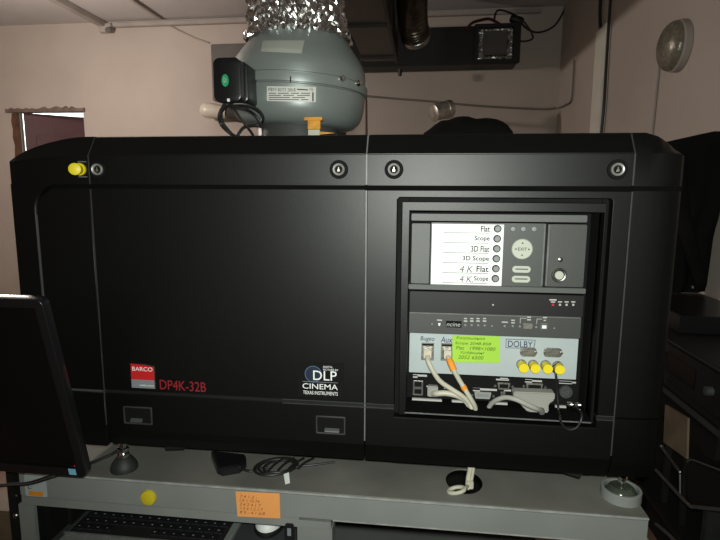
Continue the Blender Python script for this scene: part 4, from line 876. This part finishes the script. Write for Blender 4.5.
# things on the table under the projector
zt = ZT + .0005
hl = thing('zip_tie', PZ(458, 489, ZT), 'white zip-tied cable looping out of the round table hole', 'cable tie')
h0 = PZ(472, 471, ZT)
bm = B(); tube(bm, [P(470.5, 462, .075) + V((0, 0, .0)), P(470, 470, .070), P(468.5, 478, .066), P(468, 486, .060), P(470, 488.5, .058)], .0052, 10)
tube(bm, [P(473.5, 462, .076), P(473, 470, .071), P(471.5, 479, .067), P(470.5, 486.5, .061)], .0036, 10); obj('cable', bm, M['cablew'], hl)
bm = B(); cc_ = PZ(456.5, 489, ZT + .006); pts = []
for k in range(13):
    a = 2 * math.pi * k / 12; pts.append(V((cc_.x + .0155 * math.cos(a), cc_.y - .004 + .010 * math.sin(a), cc_.z + .004 * math.cos(a))))
tube(bm, pts, .0038, 10); tube(bm, [pts[0], P(468, 485.5, .058)], .0036, 8, smooth=False); obj('loop', bm, M['cablew'], hl)
bm = B(); prect(bm, (466.2, 482, 473.5, 489.5), .055, .008, .0015); obj('tie_head', bm, M['cablew'], hl)
pa = thing('power_adapter', PZ(232, 466, ZT), 'black power adapter lying on the table under the projector', 'adapter')
q = [PZ(x, y, ZT + .012) for x, y in ((211, 454), (246, 458), (246.5, 463), (240, 468.5), (222, 471.5), (217, 469))]
bm = B()
loft(bm, [[V((p.x, p.y, ZT + .0005)) for p in q], [V((p.x, p.y, ZT + .016)) for p in q], [V((q[0].x + (p.x - q[0].x) * .96, p.y + .004, ZT + .019)) for p in q]]); bev(bm, .002); obj('adapter_body', bm, M['bezel'], pa)
bm = B(); tube(bm, [PZ(240, 468.5, ZT + .005), PZ(250, 471, ZT + .004), PZ(258, 469, ZT + .004), PZ(268, 467, ZT + .004)], .0028, 8); obj('lead', bm, M['cableb'], pa)
cc2 = thing('cable_coil', PZ(270, 470, ZT), 'coil of thin black cable on the table under the projector', 'cable')
bm = B()
for k, (ex, ey, r_) in enumerate(((0, 0, 1.0), (1.5, -.4, .86), (3, .3, .7), (-1, .4, .92))):
    pts = []
    for j in range(15):
        a = 2 * math.pi * j / 14; px = 276 + ex + 22 * r_ * math.cos(a); py = 466.5 + ey + 0.10 * (px - 276) * 0 + 8.3 * r_ * math.sin(a) - 0.13 * (px - 276)
        pts.append(PZ(px, py, ZT + .003 + .0035 * k))
    tube(bm, pts, .0024, 8)
for k in range(4):
    x = 268 + k * 10; tube(bm, [PZ(x, 471 - k * .8, ZT + .014), PZ(x + 7, 464 - k * .5, ZT + .016), PZ(x + 16, 458, ZT + .014)], .0024, 8)
tube(bm, [PZ(290, 468, ZT + .004), PZ(302, 466, ZT + .004), PZ(316, 464.5, ZT + .004), PZ(335, 462, ZT + .004)], .0024, 8)
obj('coil', bm, M['cableb'], cc2)
bm = B(); a = [PZ(283, 471, ZT + .010), PZ(288.5, 470.2, ZT + .010), PZ(290, 483, ZT + .001), PZ(285.3, 484.3, ZT + .001)]
bm.faces.new([bm.verts.new(p) for p in a]); r_ = bmesh.ops.extrude_face_region(bm, geom=bm.faces[:]); bmesh.ops.translate(bm, verts=[v for v in r_['geom'] if isinstance(v, bmesh.types.BMVert)], vec=(0, 0, .0006)); obj('tag', bm, M['white'], cc2, label='white paper tag')
t = obj('black_cable', tube(B(), [PZ(82, 468, ZT + .005), PZ(90, 463.5, ZT + .005), PZ(100, 459.5, ZT + .005), PZ(112, 454, ZT + .008), PZ(120, 449, ZT + .012)], .0035, 8), M['cableb']); tag(t, 'black cable crossing the table top to the left foot of the projector', 'cable')

# ================================================================== MONITOR (left foreground)
mb_ = P(87, 477, -0.10); 
xr_ = mb_.x; zb_ = P(60, 476, -0.10).z
d_t = ray(41, 300); tt = xr_ / d_t.x; mt_ = CAM + d_t * tt
zt_ = mt_.z; yt_ = mt_.y; yb2 = -0.10
mo = thing('computer_monitor', (xr_ - .25, yb2, zb_), 'black monitor leaning forward at the left front, its screen off', 'monitor')
up_ = V((0, yt_ - yb2, zt_ - zb_)); hgt = up_.length; up_.normalize(); nrm = up_.cross(V((1, 0, 0))).normalized()
if nrm.y > 0: nrm = -nrm      # towards the viewer
Mm = Matrix((V((1, 0, 0)), -nrm, up_)).transposed().to_4x4(); Mm.translation = V((xr_, yb2, zb_))
WM = 0.52
def mon(bm): bmesh.ops.transform(bm, matrix=Mm, verts=bm.verts); return bm
outer = rrect(-WM, 0, 0, hgt, .012, 5); inner = [(-WM + .016, .019), (-.016, .019), (-.016, hgt - .016), (-WM + .016, hgt - .016)]
obj('bezel', mon(plate(outer, [inner], 0, .018, .0015)), M['bezel'], mo)
bm = B(); box(bm, -WM + .014, -.014, .003, .014, .017, hgt - .014); obj('screen', mon(bm), M['screen'], mo)
bm = B(); box(bm, -WM + .02, -.02, .016, .045, .02, hgt - .02, .008); obj('rear_housing', mon(bm), M['black'], mo)
stt = P(73.5, 463.5, -.098); sc_ = Mm.inverted() @ stt
bm = B(); box(bm, sc_.x - .007, sc_.x + .007, -.0006, .0005, .0055, .0185); obj('blue_sticker', mon(bm), M['blue'], mo, label='pale blue sticker')
bm = B(); box(bm, -.0195, -.018, -.0006, .0005, .026, .0272); obj('power_light', mon(bm), M['led'], mo)
bm = B(); box(bm, -WM * .5 - .04, -WM * .5 + .04, .045, .06, hgt * .35, hgt * .75, .003); mon(bm)
c = Mm @ V((-WM * .5, .06, hgt * .5))
tube(bm, [c, V((c.x, c.y + .03, c.z - .05)), V((c.x - .18, -.09, c.z - .16)), V((c.x - .20, -.10, c.z - .3)), V((c.x - .20, -.10, .40))], .016, 12)
obj('support_arm', bm, M['black'], mo)
bm = B(); lathe(bm, [(.13, 0.0002), (.13, .012), (.03, .025), (.022, .05), (.022, .46), (0, .46)], (c.x - .20, -.10, 0), n=28); obj('stand', bm, M['black'], mo, 40)

# black rack post left of the table, with screws, and a reddish box behind
rp_ = thing('rack_post', (-.84, 0.06, 0), 'black perforated rack post left of the grey table', 'post')
X0, X1 = P(9.5, 520, .02).x - .022, P(18.5, 520, .02).x
bm = B(); box(bm, X0 + .022, X1, .02, .05, 0, P(15, 462, .02).z, .002); obj('post', bm, M['black'], rp_)
for px, py in ((17, 515.5), (13.5, 470), (17, 496)):
    c = P(px - 1, py, .02); bm = B(); lathe(bm, [(.0058, .001), (.0058, -.002), (.004, -.004), (0, -.004)], c, (0, 1, 0), 16); s_ = obj('screw', bm, M['steel'] if py > 510 else M['black'], rp_, 40)
bm = B(); tube(bm, [P(-15, 486, -.03), P(10, 484, -.03), P(30, 482, -.03), P(50, 475.5, -.03), P(64, 471.5, -.02)], .0022, 8); t = obj('thin_cable', bm, M['cableb']); tag(t, 'upper of two thin black cables crossing the white sticker on the table beam', 'cable')
bm = B(); tube(bm, [P(-15, 487.5, -.034), P(10, 485.5, -.034), P(30, 484, -.034), P(52, 477.5, -.034), P(66, 472.5, -.024)], .0022, 8); t = obj('thin_cable', bm, M['cableb']); tag(t, 'lower of two thin black cables crossing the white sticker on the table beam', 'cable')
t = obj('cardboard_box', box(B(), P(-40, 530, .09).x, P(13, 530, .13).x, .13, .45, 0, P(5, 512, .13).z, .004), M['beige']); tag(t, 'reddish brown box behind the rack post at the bottom left corner', 'box')

# ================================================================== FAN on the projector
FC = V((-.322, .42, 0)); TILT = math.radians(3.2)
fanroot = thing('duct_fan', (FC.x, FC.y, ZTOP), 'grey round metal duct fan standing on the projector', 'fan')
FM = Matrix.Translation(V((FC.x, FC.y, 1.60))) @ Matrix.Rotation(TILT, 4, 'Y') @ Matrix.Rotation(math.radians(1.0), 4, 'X') @ Matrix.Translation(V((0, 0, -1.60)))
FS = 0.945
def fan(prof, n=72):
    bm = B(); lathe(bm, [(r * FS, h) for r, h in prof], (0, 0, 0), n=n); bmesh.ops.transform(bm, matrix=FM, verts=bm.verts); return bm
obj('lower_housing', fan([(.10, 1.566), (.135, 1.566), (.152, 1.572), (.166, 1.585), (.174, 1.603), (.177, 1.625), (.177, 1.649), (.10, 1.649)]), M['fan'], fanroot, 40)
obj('upper_housing', fan([(.10, 1.676), (.1765, 1.676), (.1765, 1.692), (.1745, 1.706), (.168, 1.722), (.155, 1.740), (.139, 1.760), (.122, 1.783), (.112, 1.800), (.107, 1.812), (.107, 1.825), (.10, 1.825)]), M['fan'], fanroot, 40)
bm = fan([(.172, 1.6505), (.1745, 1.6505), (.1745, 1.6525), (.1825, 1.653), (.1832, 1.663), (.1825, 1.672), (.1745, 1.6725), (.1745, 1.6755), (.172, 1.6755)]); obj('clamp_band', bm, M['fan'], fanroot, 40)
bm = B(); lathe(bm, [(.099, ZTOP + .0005), (.103, ZTOP + .0005), (.103, 1.563), (.097, 1.572), (0, 1.572)], (FC.x, FC.y, 0), n=48); obj('neck', bm, M['dgrey'], fanroot, 40)
FPROF = [(1.5, .17), (1.585, .166), (1.603, .174), (1.625, .177), (1.692, .1765), (1.706, .1745), (1.722, .168), (1.740, .155), (1.760, .139), (1.783, .122), (1.9, .107)]
def fan_r(z):
    for (za, ra), (zb, rb) in zip(FPROF, FPROF[1:]):
        if za <= z <= zb: return (ra + (rb - ra) * (z - za) / (zb - za)) * FS
    return .107 * FS
FMI = FM.inverted()
def fan_surf(px, py, off):
    """point where the pixel ray meets the housing (tilted profile), off outside it"""
    d = FMI.to_3x3() @ ray(px, py); o = FMI @ CAM; r = .17 * FS
    a_ = d.x ** 2 + d.y ** 2; b_ = 2 * (o.x * d.x + o.y * d.y); p = o
    for it in range(25):
        c_ = o.x ** 2 + o.y ** 2 - r * r
        t_ = (-b_ - math.sqrt(max(b_ * b_ - 4 * a_ * c_, 0))) / (2 * a_); p = o + d * t_
        r = .5 * r + .5 * (fan_r(p.z) + off)
    return FM @ p
def fan_patch(name, corners, m, parent, off=.0012, nx=10, nz=6):
    """curved sticker on the housing; corners in pixels TL,TR,BR,BL"""
    t = B(); g_ = []
    for j in range(nz + 1):
        row = []
        for i in range(nx + 1):
            u, v_ = i / nx, j / nz
            tp = [corners[0][k] * (1 - u) + corners[1][k] * u for k in range(2)]; bt = [corners[3][k] * (1 - u) + corners[2][k] * u for k in range(2)]
            p = fan_surf(tp[0] * (1 - v_) + bt[0] * v_, tp[1] * (1 - v_) + bt[1] * v_, off); row.append(t.verts.new(p))
        g_.append(row)
    for j in range(nz):
        for i in range(nx): t.faces.new((g_[j][i], g_[j][i + 1], g_[j + 1][i + 1], g_[j + 1][i]))
    r_ = bmesh.ops.extrude_face_region(t, geom=t.faces[:])
    ctr = V((FC.x, FC.y, 0))
    for v_ in [v for v in r_['geom'] if isinstance(v, bmesh.types.BMVert)]:
        d = (v_.co - ctr); d.z = 0; v_.co += d.normalized() * .0006
    return obj(name, t, m, parent)
lab = fan_patch('rating_label', ((267, 86.2), (316, 87), (315.6, 102.2), (267, 101)), M['sticker2'], fanroot, .0014)
fan_patch('sticker', ((263, 40.5), (304.5, 40.5), (301.5, 53.5), (261, 51.5)), M['sticker'], fanroot, .0016)
# printing on the rating label: wrap text onto the cylinder
def fan_text(s, px, parent, m):
    x0, y0, x1, y1 = px; c = bpy.data.curves.new('tmp', 'FONT'); c.body = s; c.size = 1; c.resolution_u = 2; bm = curve_mesh(c)
    lo = [min(v.co[i] for v in bm.verts) for i in range(2)]; hi = [max(v.co[i] for v in bm.verts) for i in range(2)]
    for v in bm.verts:
        u = (v.co.x - lo[0]) / (hi[0] - lo[0]); k = (v.co.y - lo[1]) / (hi[1] - lo[1])
        v.co = fan_surf(x0 + (x1 - x0) * u, y1 + (y0 - y1) * k + 0.6 * u, .0026)
    obj('lettering', bm, m, parent)
fan_text('PIBYV BOTS 200-B', (268.3, 87.6, 295.5, 91), lab, M['ink'])
for i, (x0, x1) in enumerate(((297, 308),)): fan_text('——', (x0, 88.8, x1, 89.8), lab, M['ink'])
fan_text('CE', (309.5, 87.8, 313, 90.2), lab, M['ink'])
for i, segs in enumerate((((268.8, 276), (278, 289), (291, 299), (301, 310)), ((268.8, 281), (283, 294), (297, 310)), ((268.8, 290), (292, 305)), ((268.8, 299), (301, 308)))):
    for x0, x1 in segs: fan_patch('printed_line', ((x0, 92.9 + i * 2.1), (x1, 92.9 + i * 2.1), (x1, 93.7 + i * 2.1), (x0, 93.7 + i * 2.1)), M['pencil'], lab, .0022, 3, 1)
fan_text('I', (312.3, 92, 313.6, 101), lab, M['ink'])
for px, py in ((341.5, 78.5), (357.2, 83.2)):
    p = fan_surf(px, py, .0055); d = p - V((FC.x, FC.y, p.z)); d.normalize()
    bm = B(); lathe(bm, [(.0075, 0), (.0075, .005), (.005, .008), (.005, .011), (0, .011)], p, d, 16); obj('bolt', bm, M['chrome'], fanroot, 40)
p = fan_surf(291, 79.5, .006); bm = B(); cyl(bm, p + V((0, -.004, .006)), p + V((0, -.004, -.006)), .0014, n=8); obj('clip_pin', bm, M['black'], fanroot)
# control box with green sticker on the left of the fan
YX = 0.17
X0, X1, Z0, Z1 = rect(213, 57, 240.5, 102, YX)
bm = plate(rrect(X0, X1, Z0, Z1, .014, 6), [], YX, YX + .03, .003); cbx = obj('control_box', bm, M['bezel'], fanroot, 40)
X0b, X1b, Z0b, Z1b = rect(214, 58, 256, 99.5, YX + .115)
bm = plate(rrect(X0 + .006, X1 + .004, Z0 + .004, Z1 - .001, .012, 6), [], YX + .034, YX + .13, .004); obj('box_rear', bm, M['bezel'], cbx, 40)
bm = plate(rrect(X0 + .006, X1 - .002, Z0 + .006, Z1 - .006, .010, 6), [], YX + .028, YX + .036); obj('box_joint', bm, M['deep'], cbx)
cg = P(225.3, 80.5, YX); bm = plate(circle(cg.x, cg.z, .0078, 28, .0125), [], YX - .001, YX); gs = obj('green_sticker', bm, M['green'], cbx, label='green oval sticker')
obj('marking', text('Qc', cg.x - .004, cg.x + .004, cg.z - .005, cg.z + .006, YX - .0011, .0003, shear=.2), M['print'], gs)
bm = B(); prect(bm, (227, 98.5, 229.6, 101.5), YX - .002, .003, .0005); obj('box_screw', bm, M['white'], cbx)
zp = ZTOP + .004
bm = B()
tube(bm, [P(229, 101, YX + .01), P(233, 107, YX), P(240, 118, YX), P(248, 128, YX + .01), P(254, 137, YX + .03), P(258, 146, YX + .06)], .0030, 8)
tube(bm, [P(226, 102, YX + .02), P(219.5, 114, YX + .01), P(221, 124, YX + .02), P(229, 132.5, YX + .02), P(237, 136.5, YX + .04), P(239, 133, YX + .04), P(245, 127, YX + .05), P(258, 125, YX + .07), P(263, 119, YX + .06), P(259, 111, YX + .05), P(246, 104.5, YX + .03), P(232, 104.5, YX + .02), P(222, 111, YX + .03), P(222, 121, YX + .04), P(228, 130, YX + .05), P(234, 137, YX + .06), P(236, 146, YX + .07)], .0036, 10, 10)
tube(bm, [P(231, 108, YX + .03), P(244, 108.5, YX + .03), P(254, 114, YX + .05), P(260, 122, YX + .06), P(263, 131, YX + .07), P(262, 145, YX + .07)], .0030, 8)
obj('power_cable', bm, M['cableb'], cbx)
# yellow-orange clip under the fan
yc = .262
oc = thing('orange_clip', P(313, 135, yc), 'orange plastic clip standing on the projector under the fan', 'clip')
bm = B(); prect(bm, (307.5, 118, 320, 130), yc, .012, .002); obj('clip_body', bm, M['brass'], oc)
bm = B(); prect(bm, (304, 117, 322, 120.3), yc - .004, .02, .001); obj('clip_cap', bm, M['brass'], oc)
X0, X1, Z0, Z1 = rect(308, 129, 319.5, 145, yc)
bm = B(); box(bm, X0, X1, yc + .001, yc + .011, ZTOP + .0004, Z1, .001); obj('clip_leg', bm, M['cablew'], oc)
bm = B(); prism(bm, [(P(320, 131, yc).x, P(320, 131.5, yc).z), (P(335, 132, yc).x, P(335, 133, yc).z), (P(320, 134, yc).x, P(320, 134.5, yc).z)], yc, yc + .006, 'Y'); obj('clip_tail', bm, M['brass'], oc)

# crumpled foil hose above the fan
fh = thing('foil_hose', (FC.x - .01, FC.y, 1.9), 'crumpled silver foil hose rising from the top of the fan', 'hose')
t = B(); rings = []; NR, NS = 150, 130
r2 = random.Random(3)
for j in range(NS):
    s = j / (NS - 1); z = 1.772 + s * (ZC - 1.772 - .002)
    base = .129 - .017 * min(1, s * 8) + .0025 * math.sin(j * 1.1)
    cxm = FC.x + .004 - .016 * min(1, s * 5) ; cym = FC.y
    row = []
    for k in range(NR):
        a = 2 * math.pi * (k + .5 * (j % 2)) / NR
        rr = base + r2.uniform(-.0055, .0055) + .004 * math.sin(3.1 * a + j * .7) * math.sin(j * .37 + a)
        row.append(t.verts.new((cxm + rr * math.cos(a), cym + rr * math.sin(a), z + r2.uniform(-.003, .003) * (0.0 if j == NS - 1 else 1))))
    rings.append(row)
for a, b_ in zip(rings, rings[1:]):
    for k in range(NR):
        k2 = (k + 1) % NR
        q = (a[k], a[k2], b_[k2], b_[k])
        if r2.random() < .5: t.faces.new((q[0], q[1], q[2])); t.faces.new((q[0], q[2], q[3]))
        else: t.faces.new((q[0], q[1], q[3])); t.faces.new((q[1], q[2], q[3]))
obj('foil_skin', t, M['foil'], fh)

# black cap behind the projector on a carton top
bk = thing('cloth_cap', P(466, 130, .62), 'black cloth cap lying on top of the projector near its back edge', 'cloth')
sil = [(421, 139), (430, 129), (441, 121), (449, 120), (457, 117), (468, 116.5), (476, 119), (486, 118), (497, 119.5), (506, 124), (512, 139)]
yy = .58
secs = []
for k, (sc, dy) in enumerate(((.0, -.10), (.55, -.085), (.85, -.05), (1.0, 0.0), (.95, .04), (.7, .09), (0.0, .11))):
    ring = []
    for x, y in sil:
        p = P(x, y, yy); ring.append(V((p.x * 1 + (P(466, 130, yy).x - p.x) * (1 - sc) * .12, yy + dy, ZTOP + .0006 + max(0, (p.z - ZTOP)) * sc)))
    secs.append(ring)
bm = B(); loft(bm, secs, closed=True, cap=False); bmesh.ops.subdivide_edges(bm, edges=bm.edges, cuts=1, use_grid_fill=True, smooth=.4); 
for v_ in bm.verts: v_.co.z = max(v_.co.z, ZTOP + .0005)
obj('crown', bm, M['cloth'], bk, 60)
bm = B(); c = P(466, 135, yy); box(bm, P(428, 135, yy).x, P(508, 135, yy).x, yy - .13, yy + .10, ZTOP + .0004, ZTOP + .008, .003); obj('brim', bm, M['cloth'], bk)

# ================================================================== RIGHT SIDE: coat, rack, gear
ct = thing('black_coat', PX(700, 290, .93), 'black coat hanging at the right, above the equipment rack', 'coat')
yc = 1.0
def lerp_tab(tab, t):
    if t <= tab[0][0]: return tab[0][1]
    for (a, va), (b_, vb) in zip(tab, tab[1:]):
        if t <= b_: return va + (vb - va) * (t - a) / (b_ - a)
    return tab[-1][1]
c_top = [(636, 151), (672, 140.5), (690, 136.5), (708, 132.5), (724, 132.5), (740, 138), (752, 152)]
c_right = [(132, 738), (145, 750), (190, 752), (205, 744), (222, 729), (238, 717.5), (258, 714.5), (276, 713), (284, 712.3), (288, 710.5), (291, 706)]
NU, NV = 44, 30
bm = B(); sheets = []
for side in (-1, 1):
    g_ = []
    for v_i in range(NV + 1):
        row = []
        for u_i in range(NU + 1):
            u, v_ = u_i / NU, v_i / NV
            yy_ = 140 + 151 * v_; x = 638 + u * (lerp_tab(c_right, yy_) - 638)
            yt = lerp_tab(c_top, x); y = yt + (291 - yt) * v_
            p = P(x, y, yc)
            bulge = (.004 + .052 * math.sin(math.pi * min(max(u, 0), 1)) ** .5) * (.55 + .45 * math.sin(math.pi * min(v_ * .9 + .12, 1)))
            fold = .013 * math.sin(u * 21 + 1.5 * v_ + math.sin(v_ * 5)) * (.25 + .75 * v_) * math.sin(math.pi * u)
            row.append(bm.verts.new((min(p.x, XR - .012), yc + side * bulge + (fold if side < 0 else 0), p.z)))
        g_.append(row)
    sheets.append(g_)
    for a in range(NV):
        for b_ in range(NU): bm.faces.new((g_[a][b_], g_[a][b_ + 1], g_[a + 1][b_ + 1], g_[a + 1][b_]))
f_, k_ = sheets
rim = [(0, b_) for b_ in range(NU)] + [(a, NU) for a in range(NV)] + [(NV, b_) for b_ in range(NU, 0, -1)] + [(a, 0) for a in range(NV, 0, -1)]
for q0, q1 in zip(rim, rim[1:] + rim[:1]): bm.faces.new((f_[q0[0]][q0[1]], f_[q1[0]][q1[1]], k_[q1[0]][q1[1]], k_[q0[0]][q0[1]]))
obj('coat_body', bm, M['cloth'], ct, 70)
bm = B(); tube(bm, [P(676, 160, yc - .045), P(680, 205, yc - .06), P(690, 245, yc - .062), P(700, 282, yc - .055)], .022, 12, radii=lambda t_: .030 - .010 * t_); obj('sleeve', bm, M['cloth'], ct, 60)
bm = B(); prect(bm, (692, 286, 694, 288.5), yc - .066, .008, .0008); obj('button', bm, M['steel'], ct)
bm = B(); zz = P(712, 140, yc).z; tube(bm, [V((XR - .001, yc, zz)), V((XR - .05, yc, zz - .01)), V((XR - .08, yc, zz - .02))], .007, 10); obj('hook', bm, M['steel'], ct)

rk = thing('equipment_rack', (.85, .6, 0), 'black equipment rack standing along the right wall', 'rack')
XK = .69; zk = 1.005
bm = B(); box(bm, XK, XR - .003, .05, 1.35, zk - .012, zk, .002); obj('rack_top', bm, M['black'], rk)
bm = B(); box(bm, XK + .04, XR - .003, .05, 1.35, .86 - .02, .86, .002); obj('shelf', bm, M['black'], rk)
bm = B(); box(bm, XK - .005, XR - .003, .05, 1.35, .50, .52, .002); obj('shelf', bm, M['black'], rk)
for yy in (.05, .72, 1.31):
    for X in (XK, XR - .05):
        bm = B(); box(bm, X, X + .03, yy, yy + .04, 0, zk - .012, .002); obj('upright', bm, M['black'], rk)
bm = B(); box(bm, XR - .012, XR - .004, .05, 1.35, 0, zk - .013); obj('back_panel', bm, M['deep'], rk)
bm = B(); box(bm, XK - .006, XK - .0005, .05, 1.35, .852, .866, .001); obj('shelf_edge', bm, M['seam'], rk)
bm = B(); box(bm, XK - .004, XK - .0005, .05, 1.35, zk - .004, zk - .001, .0005); obj('top_edge', bm, M['seam'], rk)
am = thing('rack_amplifier', (.84, .5, .86), 'black amplifier unit between the top and the shelf of the right rack', 'amplifier')
bm = B(); box(bm, XK + .035, XR - .02, .12, .70, .8605, .975, .004); obj('amplifier_case', bm, M['black'], am)
for yy in (.2, .3, .4): 
    bm = B(); cyl(bm, (XK + .036, yy, .92), (XK + .018, yy, .92), .012, n=18, b=.002); obj('knob', bm, M['dgrey'], am, 40)
bm = B(); box(bm, XK + .0335, XK + .0355, .48, .66, .89, .945, .001); obj('display', bm, M['screen'], am)
pl_ = thing('disc_player', (.84, .9, zk), 'flat black player unit on top of the right rack', 'player')
bm = B(); box(bm, XK + .05, XR - .02, .62, 1.1, zk + .004, zk + .055, .003); obj('player_case', bm, M['bezel'], pl_)
bm = B(); box(bm, XK + .0485, XK + .0505, .7, .82, zk + .02, zk + .035, .0006); obj('player_handle', bm, M['edge'], pl_)
bm = B(); box(bm, XK + .0485, XK + .0505, .86, .98, zk + .022, zk + .026, .0004); obj('disc_slot', bm, M['edge'], pl_)
for yy in (.68, 1.04): 
    bm = B(); cyl(bm, (XK + .1, yy, zk), (XK + .1, yy, zk + .005), .012, n=14); obj('foot', bm, M['rubber'], pl_)
pc = thing('grey_cable', PX(690, 322, XK + .06), 'short light grey cable lying on the top of the right rack', 'cable')
zq = zk + .005
bm = B(); tube(bm, [PZ(684, 321.5, zq), PZ(687, 322.5, zq), PZ(690, 325.5, zq), PZ(695.5, 325, zq), PZ(700, 322, zq)], .005, 8); obj('cable', bm, M['cableg'], pc)
bm = B(); c = PZ(685, 321, zq + .004); box(bm, c.x - .008, c.x + .006, c.y - .012, c.y + .012, zk + .0005, zk + .016, .002); obj('plug', bm, M['cableg'], pc)
# beige board and metal edge in the open bay
bb_ = thing('beige_board', (.7, .5, .68), 'beige board standing in the open bay of the right rack', 'board')
q = [PX(x, y, XK + .012) for x, y in ((665, 404.5), (687.5, 418), (686.3, 459), (663, 442))]
bm = B(); prism(bm, [(p.y, p.z) for p in q], XK + .012, XK + .018, 'X', .0008); obj('board_panel', bm, M['beige'], bb_)
bm = B(); p0, p1, p2 = PX(661.5, 446.5, XK - .004), PX(680, 472, XK - .004), PX(680, 494, XK - .004); tube(bm, [p0, p1], .004, 8, smooth=False); tube(bm, [p1, p2], .0035, 8, smooth=False); obj('metal_edge', bm, M['steel'], bb_)
for p in (p0, p1):
    bm = B(); bmesh.ops.create_icosphere(bm, subdivisions=2, radius=.006, matrix=Matrix.Translation(p)); obj('corner_stud', bm, M['steel'], bb_, 60)
bm = B(); z_b = min(p.z for p in q); box(bm, XK + .014, XK + .03, q[3].y - .02, q[3].y - .008, .5205, z_b + .02, .001); box(bm, XK + .014, XK + .03, q[2].y + .008, q[2].y + .02, .5205, z_b + .02, .001); obj('board_foot', bm, M['black'], bb_)
# black rounded case at lower right
bc_ = thing('black_case', (.8, .2, .52), 'black rounded case at the lower right front of the rack', 'case')
q = [PX(x, y, XK - .03) for x, y in ((684.5, 470), (687, 461), (692, 460), (706, 465), (735, 476), (735, 520), (715, 510), (690, 505), (685, 500))]
bm = B(); prism(bm, [(p.y, p.z) for p in q], XK - .03, XK + .16, 'X', .008); obj('case_shell', bm, M['black'], bc_, 40)
bm = B(); tube(bm, [PX(x, y, XK - .031) for x, y in ((686.5, 462), (692, 459.8), (706, 464.8), (735, 475.8))], .0018, 8); obj('case_piping', bm, M['mgrey'], bc_)
bm = B(); zlo = min(p.z for p in q); 
for yy in (q[5].y + .01, q[7].y - .02): obj('case_foot', box(B(), XK, XK + .14, yy, yy + .02, .5205, zlo + .03, .002), M['rubber'], bc_)
bm = B(); tube(bm, [PX(656, 470, XK - .02), PX(668, 483, XK - .025), PX(688, 504, XK - .04), PX(696, 507, XK - .04), PX(725, 510, XK - .04)], .0045, 8); t = obj('grey_cable', bm, M['gbox']); tag(t, 'dull grey cable along the rack below the black case', 'cable')
bm = B(); tube(bm, [PX(656, 524, XK - .05), PX(668, 534, XK - .05), PX(690, 556, XK - .05)], .0045, 8); t = obj('grey_cable', bm, M['gbox']); tag(t, 'short dull grey cable at the bottom right behind the table end', 'cable')

# repeats share a group phrase
GROUPS = {'cable_trunking': 'cable trunking on walls and ceiling', 'ventilation_duct': 'overhead ventilation ducts', 'wall_cable': 'cables fixed to the walls', 'black_wire': 'black wires at the duct grille', 'black_cable': 'black cables', 'network_cable': 'network cables on the pale plate', 'sticky_note': 'sticky notes', 'thin_cable': 'thin cables over the table beam', 'grey_cable': 'grey cables at the right rack', 'wall_pipe': 'upright rods behind the projector'}
for o in scene.objects:
    if o.parent is None and 'label' in o:
        b_ = o.name.split('.')[0]
        if b_ in GROUPS: o['group'] = GROUPS[b_]
